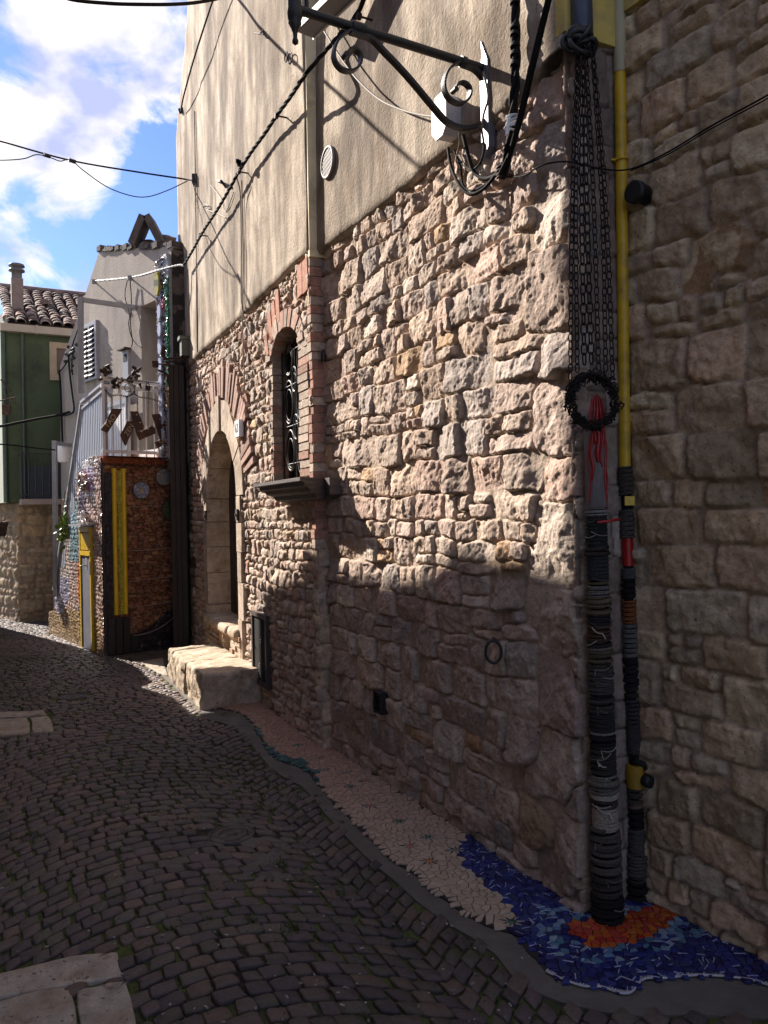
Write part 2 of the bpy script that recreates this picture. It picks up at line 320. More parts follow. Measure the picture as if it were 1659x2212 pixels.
rubble('rubble_wall',B,0,2.72,-.02,ZP+.01,.0062,LB,11,house,relief=.0245,colf=colB,post=relB,base=-.012,spec_cols=[(.02,(.46,.31,.19))])
LA=layout(-.1,4.9,-.1,3.35,(.055,.15),(.7,2.2),rng,.35)
WU0,WU1,WZ0,WSP,WTOP=.26,.94,1.80,2.72,2.90
DU0,DU1,DC,DZ0,DSP,DR=2.07,3.37,2.72,.52,1.72,.65
def inwin(u,z,g=0): 
    c=(WU0+WU1)/2; hw=(WU1-WU0)/2; top=WSP+(WTOP-WSP)*np.sqrt(np.clip(1-((u-c)/hw)**2,0,1)); return (u>WU0-g)&(u<WU1+g)&(z>WZ0-g)&(z<top+g)
def indoor(u,z,g=0): return ((np.abs(u-DC)<DR+g)&(z<DSP)&(z>-1))|(((u-DC)**2+(z-DSP)**2<(DR+g)**2)&(z>=DSP))
def maskA(u,z): return inwin(u,z,.03)|indoor(u,z,.07)
rubble('rubble_wall',A,0,4.71,-.02,ZP+.01,.0105,LA,23,house,relief=.026,mask=maskA,base=-.012,spec_cols=[(.03,(.36,.20,.15)),(.02,(.46,.33,.20))],fine=.003)
# return faces: corner by the pipes, and the small step between the two front walls
LR=layout(-.1,.4,-.1,3.6,(.1,.24),(.8,1.6),rng,.2)
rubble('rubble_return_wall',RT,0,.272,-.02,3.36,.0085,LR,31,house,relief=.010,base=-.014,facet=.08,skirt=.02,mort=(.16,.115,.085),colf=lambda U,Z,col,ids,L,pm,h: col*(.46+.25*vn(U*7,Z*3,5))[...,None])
stepW=W(A0-np.array([-A.n[0],-A.n[1]])*.09,A.d[0]*0+114)   # runs outwards to the corner of the farther wall
mb=MB(); r=random.Random(3); z=1.2
while z<ZP:
    h=r.choice([.055,.06,.065]) if 1.2<z<3.2 else r.uniform(.09,.2)
    c=(.36,.20,.15) if 1.2<z<3.2 and r.random()<.55 else (.42,.33,.26); k=r.uniform(.8,1.15); mb.col=tuple(x*k for x in c)
    mb.wbox(A,-.012+r.uniform(-.006,.004),.055,z+.004,min(z+h,ZP)-.004,-.16,(.012 if 1.2<z<3.2 else -.012)+r.uniform(-.006,.008)); z+=h
mb.build('quoin_bricks',mBRK,house)
mb=MB(); mb.col=(.4,.31,.24); mb.wbox(A,-.004,.05,1.2,ZP,-.18,.0); mb.wbox(A,.02,.05,-.02,1.2,-.18,-.02); mb.build('quoin_mortar',mBRK,house)
QUO=1
# plastered upper storey
def plaster(name,w,u0,umax,z0,z1,res,seed,off=.035,m=mPLA,nz=None,zb=None):
    nz=int((z1-z0)/res)+1; nu=int((umax(z0)-u0)/res)+1
    Z,Sx=np.meshgrid(np.linspace(z0,z1,nz),np.linspace(0,1,nu),indexing='ij'); um=np.array([umax(z) for z in Z[:,0]])[:,None]
    U=u0+Sx*(um-u0); lip=sst(z0+.05,z0,Z)
    if zb: Z=Z+lip*zb(U)
    h=off+.018*fbm(U*1.1,Z*.6,3,seed)+.005*fbm(U*6,Z*2.5,3,seed+1)+.012*lip
    h[0,:]-=off*.9
    X=w.o[0]+w.d[0]*U+w.n[0]*h;Y=w.o[1]+w.d[1]*U+w.n[1]*h
    V=np.stack([X,Y,Z],-1).reshape(-1,3); idx=np.arange(nu*nz).reshape(nz,nu)
    q=np.stack([idx[:-1,:-1],idx[1:,:-1],idx[1:,1:],idx[:-1,1:]],-1).reshape(-1,4)
    bd=np.concatenate([idx[0,:],idx[1:,-1],idx[-1,-2::-1],idx[-2:0:-1,0]]); nb=len(bd); SV=V[bd]-np.array([w.n[0],w.n[1],0])*.07; b0=len(V)
    V=np.concatenate([V,SV]); j=np.arange(nb); j2=(j+1)%nb; q=np.concatenate([q,np.stack([bd[j],bd[j2],b0+j2,b0+j],-1)])
    me=bpy.data.meshes.new(name); me.from_pydata(V.tolist(),[],q.tolist()); me.polygons.foreach_set('use_smooth',np.ones(len(q),bool)); me.materials.append(m)
    return link(bpy.data.objects.new(name,me),house)
zb=lambda U:.02*fbm(U*2.2,U*0+1,3,77)+.012*fbm(U*12,U*0+1,3,78)
def umA(z): return 4.71 if z<6.05 else 4.71-(z-6.05)*.85
plaster('plaster_wall',A,-.012,umA,ZP-.01,8.6,.035,41,zb=zb)
zc=lambda U:.02*fbm(U*2.2,U*0+1,3,79)+.012*fbm(U*12,U*0+1,3,80)+.10*sst(.30,.0,U)
plaster('plaster_wall',B,.004,lambda z:2.74,ZP-.01,8.6,.035,47,off=.03,zb=zc)
mb=MB(); mb.wbox(RT,0,.30,3.36,8.4,-.04,.012); mb.build('yellow_render',mYEL,house)
mb=MB(); mb.wbox(A,-.030,.0,ZP-.03,8.6,-.2,.020); mb.build('render_edge',mat('bounce-lit cream render',(.78,.66,.42),rough=.9,var=.08,bump=.2,c2=(.42,.34,.22),c2s=3),house)  # cream return, its colour brightened to carry light bounced from nearby walls
# body behind the faces (closes the volume) and the roof
foot=[B.p(.02,0,-.34)[:2],RT.p(0.0,0,-.2)[:2],I0+np.array([2.4,1.6]),A.p(4.70,0,-5.2)[:2],A.p(4.70,0,-.0)[:2],A.p(4.66,0,-.34)[:2],A.p(.15,0,-.34)[:2]]
mb=MB(); mb.prism([(x,y,-.05) for x,y in foot],(0,0,6.0)); mb.build('house_body',mPLB,house)
mb=MB(); f2=[A.p(3.9,0,-.06)[:2],A.p(3.9,0,-5)[:2],I0+np.array([2.2,1.6]),B.p(.05,0,-.06)[:2],A.p(.1,0,-.12)[:2]]
mb.prism([(x,y,5.9) for x,y in f2],(0,0,2.6)); mb.build('house_body',mPLB,house)
mb=MB(); mb.wpoly(A,[(4.66,-.02),(4.705,-.02),(4.705,6.0),(4.66,6.05)],-.5,.01); mb.build('house_body',mPLA,house)
# ---- window
win=empty('window','',''); del win['label']; del win['category']; win.parent=house
def arcw(n=12,g=0): 
    c=(WU0+WU1)/2; hw=(WU1-WU0)/2
    return [(WU0-g,WZ0-g)]+[(c-(hw+g)*math.cos(math.pi*i/n),WSP+(WTOP-WSP+g)*math.sin(math.pi*i/n)) for i in range(n+1)]+[(WU1+g,WZ0-g)]
def ringmesh(mb,w,inner,o0,o1,closed=True):
    n=len(inner); vs=[w.p(u,z,o0) for u,z in inner]+[w.p(u,z,o1) for u,z in inner]
    mb.add(vs,[(i,(i+1)%n,n+(i+1)%n,n+i) for i in range(n if closed else n-1)])
mb=MB(); mb.col=(.36,.26,.20); ringmesh(mb,A,arcw(),.0,-.135); mb.build('reveal',mBRK,win)
# brick courses lining the far jamb and the near jamb face
mb=MB(); r=random.Random(8); z=WZ0
while z<WSP+.06:
    h=.058; k=r.uniform(.75,1.15); c=(.37,.22,.165) if r.random()<(.75 if z<2.05 else .25) else (.40,.31,.24); mb.col=tuple(x*k for x in c)
    mb.wbox(A,WU1-.004-r.uniform(0,.006),WU1+.07,z+.003,z+h-.006,-.13,.004+r.uniform(0,.008))
    k=r.uniform(.75,1.15); c=(.37,.22,.165) if r.random()<.35 else (.44,.35,.28); mb.col=tuple(x*k for x in c)
    mb.wbox(A,.062,WU0+.006+r.uniform(0,.007),z+.004,z+h-.006,-.13,.012+r.uniform(0,.012)); z+=h
for i in range(15):                             # arch bricks over the opening
    t0=math.pi*(i+.06)/15;t1=math.pi*(i+.94)/15;c=(WU0+WU1)/2;hw=(WU1-WU0)/2; k=r.uniform(.8,1.15); mb.col=tuple(x*k for x in ((.40,.30,.24) if r.random()<.7 else (.37,.21,.16)))
    f=lambda t,g:(c-(hw+g)*math.cos(t),WSP+(WTOP-WSP+g)*math.sin(t))
    mb.wpoly(A,[f(t0,-.006),f(t1,-.006),f(t1,.12),f(t0,.12)],-.2,.012+r.uniform(0,.015))
mb.build('brick_jamb',mBRK,win)
mb=MB()                                         # big terracotta voussoirs
for u0,u1,za,zb_,sh in [(.02,.125,3.03,3.245,0),(.135,.235,3.03,3.24,.0),(.66,.745,2.97,3.20,.03),(.755,.84,2.91,3.15,.045),(.85,.935,2.86,3.09,.06),(.97,1.03,2.78,2.94,.05)]:
    k=r.uniform(.9,1.1); mb.col=(.40*k,.20*k,.14*k); mb.wpoly(A,[(u0,za),(u1,za-.01),(u1+sh,zb_-.01),(u0+sh,zb_)],-.03,.022); mb.build('terracotta_voussoir',mBRK,win); mb=MB()
gr=MB()                                         # wrought grille of rings
for i,(cu,cz,ru,rz) in enumerate([(.43,2.00,.13,.19),(.72,2.02,.10,.15),(.44,2.36,.11,.15),(.74,2.38,.11,.16),(.42,2.66,.10,.12),(.73,2.70,.10,.12),(.58,2.18,.06,.09),(.60,2.53,.06,.09)]):
    gr.tube([A.p(cu+ru*math.cos(t),cz+rz*math.sin(t),-.065) for t in np.linspace(0,2*math.pi,24,endpoint=False)],.008,6,True,flat=1)
    gr.tube([A.p(cu+ru*.72*math.cos(t),cz-.02+rz*.72*math.sin(t),-.065) for t in np.linspace(0,2*math.pi,24,endpoint=False)],.005,6,True)
for u in (.30,.585,.90): gr.tube([A.p(u,WZ0,-.065),A.p(u,2.78,-.065)],.007,6)
for z in (1.92,2.2,2.5,2.75): gr.tube([A.p(WU0,z,-.065),A.p(WU1,z,-.065)],.005,6)
gr.build('window_grille',mIRON,win)
mb=MB(); mb.wbox(A,WU0-.02,WU1+.02,WZ0-.02,WTOP+.02,-.14,-.128); mb.build('dark_glass',mat('dark glass',(.006,.006,.008),rough=.12,var=0,bump=0),win)
mb=MB(); 
for u in (WU0+.02,(WU0+WU1)/2,WU1-.02): mb.wbox(A,u-.014,u+.014,WZ0,2.85,-.127,-.11)
mb.build('window_frame',mDW,win)
# moulded sill
mb=MB(); prof=[(.0,.20),(-.022,.20),(-.03,.165),(-.052,.165),(-.06,.135),(-.085,.12),(-.10,.08),(-.125,.07),(-.14,.03),(-.14,-.02),(0,-.02)]
su0,su1=-.29,.82; zt=1.775
vs=[];n=len(prof)
for e,(u,sg) in enumerate(((su0,1),(su1,-1))):
    for dz,o in prof: vs.append(A.p(u+sg*(.20-o)*(.9 if e else .55),zt+dz,o-(0.06 if 0 else 0)))
mb.add(vs,[tuple(range(n-1,-1,-1)),tuple(range(n,2*n))]+[(i,(i+1)%n,n+(i+1)%n,n+i) for i in range(n)])
mb.wbox(A,su0+.02,.05,zt-.11,zt-.002,-.12,.0)
mb.build('window_sill',mSILL,win)
# ---- door with its cut stone surround
door=empty('arched_doorway','',''); del door['label']; del door['category']; door.parent=house
def cutcol(r,b=(.50,.40,.31)): k=r.uniform(.88,1.1); return tuple(x*k for x in b)
mb=MB(); r=random.Random(12)
zs=[0,.62,.95,1.22,1.48,DSP]
for sg in (-1,1):
    for i in range(5):
        mb.col=cutcol(r); a=DC+sg*(DR-.004); b=DC+sg*(DR+.13+(.05 if i%2 else 0)); o=.03+r.uniform(-.004,.006)
        mb.wbox(A,min(a,b),max(a,b),zs[i]+.003,zs[i+1]-.003,-.285,o)
cuts=[0,.16,.33,.495,.505,.67,.84,1]
for i in range(7):
    t0=math.pi*cuts[i]+.006;t1=math.pi*cuts[i+1]-.006
    if i==3: continue
    mb.col=cutcol(r); f=lambda t,g:(DC+(DR+g)*math.cos(t),DSP+(DR+g*1.05)*math.sin(t)); ts=np.linspace(t0,t1,7); o=.03+r.uniform(-.004,.006)
    for a,b in zip(ts[:-1],ts[1:]): mb.wpoly(A,[f(a,-.004),f(b,-.004),f(b,.27 if i in(2,4) else .24),f(a,.27 if i in (2,4) else .24)],-.285,o)
for du in (-.032,.032): mb.wpoly(A,[(DC+du-.022,DSP+DR-.01),(DC+du+.022,DSP+DR-.01),(DC+du+.03,DSP+DR+.33),(DC+du-.03,DSP+DR+.33)],-.1,.045)
mb.build('stone_surround',mCUT,door)
mb=MB()
for i in range(41):                             # thin relieving bricks
    t=math.pi*(.06+.88*(i+.5)/41); dt=.024; k=r.uniform(.75,1.2); mb.col=(.38*k,.25*k,.20*k); f=lambda t,g:(DC+g*math.cos(t),DSP+g*1.03*math.sin(t)); R1=1.22+r.uniform(-.04,.06)
    mb.wpoly(A,[f(t-dt,.93),f(t+dt,.93),f(t+dt*.9,R1),f(t-dt*.9,R1)],-.04,.012+r.uniform(0,.03))
mb.build('relieving_bricks',mBRK,door)
mb=MB(); mb.col=(.4,.31,.24)
pts=[(DC+.9*math.cos(t),DSP+.9*1.03*math.sin(t)) for t in np.linspace(.1,math.pi-.1,20)]; pts2=[(DC+1.2*math.cos(t),DSP+1.2*1.03*math.sin(t)) for t in np.linspace(.1,math.pi-.1,20)]
for i in range(19): mb.wpoly(A,[pts[i],pts[i+1],pts2[i+1],pts2[i]],-.06,.004)
mb.build('arch_mortar',mBRK,door)
mb=MB(); mb.wbox(A,DC-DR+.002,DC+DR-.002,DZ0,DSP+DR,-.30,-.215)
for k in range(6): mb.wbox(A,DC-DR+.22*k+.01,DC-DR+.22*k+.2,DZ0+.02,2.3,-.215,-.205)
mb.build('door_leaf',mat('dark door',(.022,.012,.014),rough=.5,var=.3,bump=.15),door)
mb=MB(); mb.wbox(A,DC-DR+.0,DC-DR+.07,1.0,1.95,-.205,-.19); mb.build('purple_panel',mPUR,door)
for u in (DC+DR+.02,DC-DR-.07):                  # iron hinge pads on the jambs
    mb=MB(); mb.wbox(A,u-.03,u+.035,1.50,1.60,.03,.05); mb.lathe(A.p(u,1.55,.05),[(.012,0),(.012,.012)],10,(A.n[0],A.n[1],0)); mb.build('hinge_pad',mRUST,door)
# ---- steps and threshold
def rough(mb,pts_fn,n1,n2,col): pass
def block(name,parent,w,u0,u1,z0,z1,o0,o1,amp,seed,col,m=mCUT,top_in=0,res=.03):
    """a hewn block: a subdivided box with worn, uneven faces"""
    nu=max(2,int((u1-u0)/res));nz=max(2,int((z1-z0)/res));no=max(2,int((o1-o0)/res)); V={};vs=[];fs=[];cs=[]
    def vid(i,j,k):
        if (i,j,k) not in V:
            u=u0+(u1-u0)*i/nu;z=z0+(z1-z0)*j/nz;o=o0+(o1-o0)*k/no
            eu=(1 if i==nu else -1 if i==0 else 0);ez=(1 if j==nz else -1 if j==0 else 0);eo=(1 if k==no else -1 if k==0 else 0)
            ne=abs(eu)+abs(ez)+abs(eo); sh=.0 if ne<2 else (.012 if ne==2 else .02)
            nn=float(fbm(np.array(u*9+o*7),np.array(z*9+o*5),4,seed)); n2=float(fbm(np.array(u*30+o*27),np.array(z*30+o*9),2,seed+3))
            n3=abs(float(fbm(np.array(u*5+o*4+3),np.array(z*6+o*3),3,seed+9))); dd=amp*nn+amp*.5*n2-sh-amp*1.2*max(0,n3-.25)*(.3 if ez>0 and ne==1 else 1)
            V[(i,j,k)]=len(vs); vs.append(w.p(u+eu*dd,z+ez*dd*(.45 if ez>0 else .2),o+eo*dd)); kk=1+.28*nn-.15*n2; cs.append(tuple(c*kk for c in col))
        return V[(i,j,k)]
    for i in range(nu):
        for j in range(nz): fs.append([(i,j,no),(i,j+1,no),(i+1,j+1,no),(i+1,j,no)]); fs.append([(i,j,0),(i+1,j,0),(i+1,j+1,0),(i,j+1,0)])
        for k in range(no): fs.append([(i,nz,k),(i+1,nz,k),(i+1,nz,k+1),(i,nz,k+1)]); fs.append([(i,0,k),(i,0,k+1),(i+1,0,k+1),(i+1,0,k)])
    for j in range(nz):
        for k in range(no): fs.append([(nu,j,k),(nu,j,k+1),(nu,j+1,k+1),(nu,j+1,k)]); fs.append([(0,j,k),(0,j+1,k),(0,j+1,k+1),(0,j,k+1)])
    F_=[tuple(vid(*c) for c in f) for f in fs]
    mb=MB(); mb.add(vs,F_,True,cs); return mb.build(name,m,parent)
steps=empty('entrance_steps','worn pale limestone entrance block leading to the arched door threshold','steps')
block('step_block',steps,A,1.43,2.06,-.03,.285,-.02,.50,.022,5,(.50,.40,.29),res=.018)
block('step_block',steps,A,2.065,2.92,-.03,.28,.02,.52,.024,9,(.47,.38,.28),res=.02)
block('step_wing',steps,A,2.3,2.9,.0,.262,-.02,.16,.008,15,(.52,.42,.31))
thr=MB()
def bslab(u0,u1,z0,z1,o1,s,c): return block('threshold_slab',steps,A,u0,u1,z0,z1,-.27,o1,.010,s,c,res=.025)
bslab(2.03,2.35,.43,.528,.075,21,(.49,.39,.29)); bslab(2.355,3.02,.435,.525,.085,22,(.50,.40,.30)); bslab(3.025,3.42,.43,.53,.075,23,(.50,.41,.31))
mb=MB(); r=random.Random(31)                    # brick base under the threshold with a niche
for z in np.arange(0.0,.43,.047):
    for ua,ub in ((1.98,2.36),(2.62,3.40)):
        u=ua
        while u<ub-.02:
            l=min(r.uniform(.08,.16),ub-u); k=r.uniform(.8,1.15); c=(.42,.27,.19) if r.random()<.4 else (.47,.37,.28); mb.col=tuple(x*k for x in c)
            mb.wbox(A,u+.003,u+l-.003,z+.003,z+.043,-.2,.035+r.uniform(0,.02)); u+=l
mb.col=(.42,.33,.25)
for ua,ub in ((1.98,2.36),(2.62,3.40)): mb.wbox(A,ua,ub,0,.43,-.2,.03)
mb.build('brick_base',mBRK,steps)
mb=MB(); mb.col=(.25,.17,.10); mb.wbox(A,2.36,2.62,0,.43,-.3,-.2); mb.build('niche_back',mBRK,steps)
# ---- louvred cellar grate
gv=empty('cellar_vent','dark louvred metal cellar vent on the wall right of the entrance steps','vent')
gu0,gu1,gz0,gz1=A.uz(567,1400,.07)[0],A.uz(536,1400,.07)[0],.17,.75
mb=MB()
for a,b,c,d in ((gu0,gu0+.035,gz0,gz1),(gu1-.035,gu1,gz0,gz1),(gu0+.035,gu1-.035,gz0,gz0+.035),(gu0+.035,gu1-.035,gz1-.035,gz1)): mb.wbox(A,a,b,c,d,.0,.042)
mb.build('vent_frame',mat('brown metal',(.06,.042,.036),rough=.6,var=.2,bump=.1),gv)
mb=MB(); nsl=26
for i in range(nsl):
    z=gz0+.045+(gz1-gz0-.09)*i/(nsl-1); c=A.p((gu0+gu1)/2,z,.026); n=np.array([A.n[0],A.n[1],0]); t=(n*.45+np.array([0,0,-.89])); t2=np.cross((A.d[0],A.d[1],0),t)
    mb.box(c,(gu1-gu0)/2-.033,.0085,.0015,((A.d[0],A.d[1],0),t/np.linalg.norm(t),t2/np.linalg.norm(t2)))
mb.build('louvre_slats',mat('slat metal',(.014,.012,.011),rough=.8,var=.2,bump=0,spec=.1),gv)
mb=MB(); mb.wbox(A,gu0+.02,gu1-.02,gz0+.02,gz1-.02,-.005,.016); mb.build('vent_backing',mBLK,gv)
mb=MB(); mb.tube([A.p(gu1+.03,.52,.06),A.p(gu1-.01,.52,.09)],.006,8); mb.build('vent_catch',mGREY,gv)
# ---- number plaque
pl=empty('house_number_plate','white tile plate numbered 63 right of the door arch','number plate')
pu=[A.uz(x,925)[0] for x in (534.5,525)]; z0,z1=A.uz(530,944)[1],A.uz(530,908)[1]
mb=MB(); mb.wbox(A,pu[0],pu[1],z0,z1,.035,.075); mb.build('plate',mPVC,pl)
def text(s,name,w,u,z,off,size,m,parent):
    cu=bpy.data.curves.new('tmp','FONT'); cu.body=s; cu.size=size; cu.extrude=.001; cu.align_x='CENTER'; cu.align_y='CENTER'; t_=bpy.data.objects.new('tmp',cu); sc.collection.objects.link(t_)
    me=bpy.data.meshes.new_from_object(t_.evaluated_get(bpy.context.evaluated_depsgraph_get())); bpy.data.objects.remove(t_); me.materials.clear(); me.materials.append(m); me.name=name
    o=bpy.data.objects.new(name,me); x=-np.append(w.d,0); y=np.array([0,0,1.]); nn=np.append(w.n,0); p=w.p(u,z,off)
    o.matrix_world=Matrix(((x[0],y[0],nn[0],p[0]),(x[1],y[1],nn[1],p[1]),(x[2],y[2],nn[2],p[2]),(0,0,0,1))); return link(o,parent)
text('63','numerals',A,(pu[0]+pu[1])/2,(z0+z1)/2,.077,.11,mat('number ink',(.12,.14,.2),var=0,bump=0),pl)
z=-.02; r=random.Random(19)
while z<1.19:
    h=min(r.uniform(.10,.21),1.205-z); c=PAL[r.randrange(len(PAL))]*r.uniform(.85,1.05); block('corner_stone',house,A,-.012+r.uniform(-.01,.01),.10,z+.003,z+h-.003,-.16,.004+r.uniform(-.006,.012),.024,int(z*100)+7,tuple(c*np.array([1.05,.98,.9])),m=mSTONE,res=.015); z+=h
# ---- odd things on the front walls
def ventround():
    t=empty('round_wall_vent','round slatted vent grille on the plaster above the stonework','vent')
    c=B.px(708,351,.045); n=np.array([B.n[0],B.n[1],0]); d=np.array([B.d[0],B.d[1],0]); up=np.array([0,0,1.])
    mb=MB(); mb.tube([c+(d*math.cos(a)+up*math.sin(a))*.092 for a in np.linspace(0,2*math.pi,32,endpoint=False)],.011,8,True); mb.build('rim',mat('beige plastic',(.27,.235,.2),rough=.6,var=.1,bump=0),t)
    mb=MB()
    for k in range(-5,6):
        s=k*.0155; hw=math.sqrt(max(.0,.088**2-s*s)); q=(d*.5+up*.866); q2=(up*.5-d*.866); mb.box(c+q2*s,hw,.0032,.005,(q,q2,n))
    mb.build('vent_slats',MATS['beige plastic'],t); mb=MB(); mb.lathe(c-n*.012,[(.088,0),(.088,.002)],28,n); mb.build('vent_backing',mat('vent dark',(.05,.035,.025),var=0,bump=0),t)
ventround()
u,z=B.uz(831,1516); t=empty('small_wall_vent','small black square vent low in the shaded stone wall','vent')
mb=MB()
for a,b,c,d in ((u-.05,u-.04,z-.06,z+.06),(u+.04,u+.05,z-.06,z+.06),(u-.04,u+.04,z-.06,z-.05),(u-.04,u+.04,z+.05,z+.06)): mb.wbox(B,a,b,c,d,.0,.05)
mb.build('vent_frame',mIRON,t); mb=MB(); mb.wbox(B,u-.04,u+.04,z-.05,z+.05,-.01,.02)
mb.build('vent_backing',mBLK,t); mb=MB()
for k in range(5): mb.wbox(B,u-.04,u+.04,z-.045+.02*k,z-.037+.02*k,.02,.04)
mb.build('vent_slats',mIRON,t)
t=empty('tethering_ring','black iron tethering ring hanging on the shaded stone wall','ring'); c=B.px(1066,1408,.075)
mb=MB(); a0=np.append(B.d*.5+B.n*.86,0); mb.tube([c+a0*math.cos(a)*.034+np.array([0,0,1])*math.sin(a)*.048 for a in np.linspace(0,2*math.pi,24,endpoint=False)],.0065,8,True); mb.build('ring',mIRON,t)
mb=MB(); mb.tube([c+np.array([0,0,.05]),B.px(1066,1380,-.02)],.009,8); mb.build('ring_pin',mIRON,t)
# ledge below the roof of the near front wall (grey, partly in frame)
t=empty('window_ledge','pale grey metal window ledge above the bracket at the wall corner','ledge')
a=A.px(643,66,.18); ang=W(a[:2],36); mb=MB()
P0=a; dv=np.append(-ang.d,0); nv=np.append(ang.n,0)
mb.box(P0+dv*.9-nv*.05,.9,.055,.010,(dv,nv,(0,0,1))); mb.box(P0+dv*.9+nv*.007+np.array([0,0,.012]),.9,.005,.02,(dv,nv,(0,0,1))); mb.build('ledge_plate',mat('ledge metal',(.22,.21,.23),rough=.5,var=.1,bump=.05),t)
mb=MB(); mb.box(P0+dv*.9-nv*.11+np.array([0,0,.0]),.9,.004,.022,(dv,nv,(0,0,1))); mb.build('ledge_lip',mWHI,t)

# ================================================================ right wall
rw=empty('side_house','shaded rubble stone wall with yellow render above beside the yellow pipe','house')
LW=layout(-2.5,.3,-.1,3.9,(.08,.20),(.9,2.3),rng,.25,[(-.42,2.42,.14,.08)])
def colR(U,Z,col,ids,L,pm,h):
    k=ids>=len(L)-1; oc=(k&(fbm(U*9,Z*9,2,3)>-.1)); return np.where((k[...,None]),np.where(oc[...,None],np.array((.36,.22,.12)),col),col)*1.0
rubble('rubble_wall',RW,-2.2,.0,-.02,3.50,.0095,LW,61,rw,relief=.021,gap=.003,bev=.007,facet=.09,colf=colR,spec_cols=[(.04,(.40,.30,.19))],pal=PAL*np.array([1.16,1.08,.95]),fine=.0055)
mb=MB(); mb.wbox(RW,-2.2,.01,3.49,8.0,-.1,.03); mb.build('yellow_render',mYEL,rw)
mb=MB(); f=[RW.p(-.01,0,-.06)[:2],RW.p(-2.2,0,-.06)[:2],RW.p(-2.2,0,-3)[:2],RW.p(-.6,0,-3)[:2]]; mb.prism([(x,y,-.05) for x,y in f],(0,0,7.9)); mb.build('house_body',mPLB,rw)

# ================================================================ the street
def stag(o,kind): o['kind']=kind; return o
mb=MB(); n=40
gx=[(-60+120*i/n) for i in range(n+1)]
mb.add([(x,y,-.009) for y in gx for x in gx],[(j*(n+1)+i,j*(n+1)+i+1,(j+1)*(n+1)+i+1,(j+1)*(n+1)+i) for j in range(n) for i in range(n)])
stag(mb.build('ground',mJNT),'structure')
outer=[(330,1440),(352,1462),(372,1480),(398,1506),(425,1538),(455,1556),(478,1560),(505,1571),(535,1596),(560,1630),(588,1662),(620,1682),(650,1697),(676,1722),(700,1755),(728,1785),(760,1820),(800,1860),(850,1900),(905,1950),(960,1990),(1020,2025),(1070,2060),(1105,2105),(1150,2140),(1215,2165),(1300,2185),(1390,2195),(1500,2190),(1659,2200),(1900,2330)]
mosE=[(480,1533),(520,1541),(545,1562),(560,1590),(572,1614),(590,1634),(612,1648),(645,1657),(668,1672),(685,1695),(708,1716),(722,1742),(745,1757),(768,1785),(790,1806),(822,1830),(842,1860),(880,1880),(905,1898),(930,1928),(965,1948),(1000,1975),(1050,2002),(1085,2013),(1117,2022),(1128,2040),(1140,2060),(1165,2080),(1180,2103),(1215,2120),(1260,2135),(1300,2137),(1340,2150),(1365,2147),(1390,2120),(1430,2118),(1490,2112),(1540,2112),(1600,2118),(1659,2133),(1800,2200),(1950,2300)]
walls=[RW.p(-2.2,0,.0)[:2],RW.p(-.02,0,.0)[:2],I0,C0,B.p(1,0,.0)[:2],B.p(2.0,0,0)[:2],B.p(2.66,0,0)[:2],A0,A.p(.7,0,0)[:2],A.p(1.45,0,0)[:2]]
mosP=[tuple(p) for p in walls]+[tuple(A.p(1.45,0,.45)[:2])]+[tuple(G(*p)) for p in mosE]
conP=[tuple(p) for p in walls]+[tuple(A.p(2.9,0,.0)[:2]),tuple(A.p(3.3,0,.3)[:2])]+[tuple(G(*p)) for p in outer]
wdt=[]
mb=MB(); mb.prism([(x,y,-.03) for x,y in conP],(0,0,.030)); stag(mb.build('concrete_strip',mCON),'structure')
slabs=[[(-40,2116),(0,2106),(152,2070),(244,2058),(252,2060),(266,2104),(262,2114),(160,2128),(132,2134),(-40,2164)],[(-40,2176),(60,2147),(138,2136),(156,2148),(168,2240),(-60,2250)],[(166,2146),(176,2136),(268,2122),(277,2128),(300,2240),(174,2240)],
 [(-30,1540),(60,1537),(96,1536),(102,1544),(40,1550),(-30,1552)],[(-30,1556),(58,1552),(62,1562),(66,1584),(-30,1592)],[(66,1552),(104,1548),(112,1560),(117,1580),(72,1584)],[(300,1430),(352,1422),(362,1462),(338,1452)]]
slabG=[[tuple(G(*p)) for p in s] for s in slabs]
pv=empty('stone_paving_slabs','',''); del pv['label']; del pv['category']; stag(pv,'structure')
r=random.Random(2)
for i,s in enumerate(slabG):
    mb=MB(); k=r.uniform(.92,1.08); mb.col=(.40*k,.35*k,.285*k); cx,cy=np.mean(s,0)
    s=[p for p in s]; q=[]
    for a,b in zip(s,s[1:]+s[:1]):
        for t in (0,.33,.66): q.append((a[0]+(b[0]-a[0])*t+r.uniform(-.006,.006),a[1]+(b[1]-a[1])*t+r.uniform(-.006,.006)))
    rings=[(1.0,-.03),(1.0,-.004),(.985,.004),(.93,.006),(.5,.004+.0)]; vs=[]
    for sc_,z in rings:
        for x,y in q: vs.append((cx+(x-cx)*sc_,cy+(y-cy)*sc_,z+ (.003*float(vn(np.array(x*6),np.array(y*6),4)) if z>0 else 0)))
    m_=len(q); mb.add(vs,[(a*m_+k,a*m_+(k+1)%m_,(a+1)*m_+(k+1)%m_,(a+1)*m_+k) for a in range(4) for k in range(m_)]+[tuple(4*m_+k for k in range(m_))],True)
    mb.build('paving_slab',mCUT,pv)
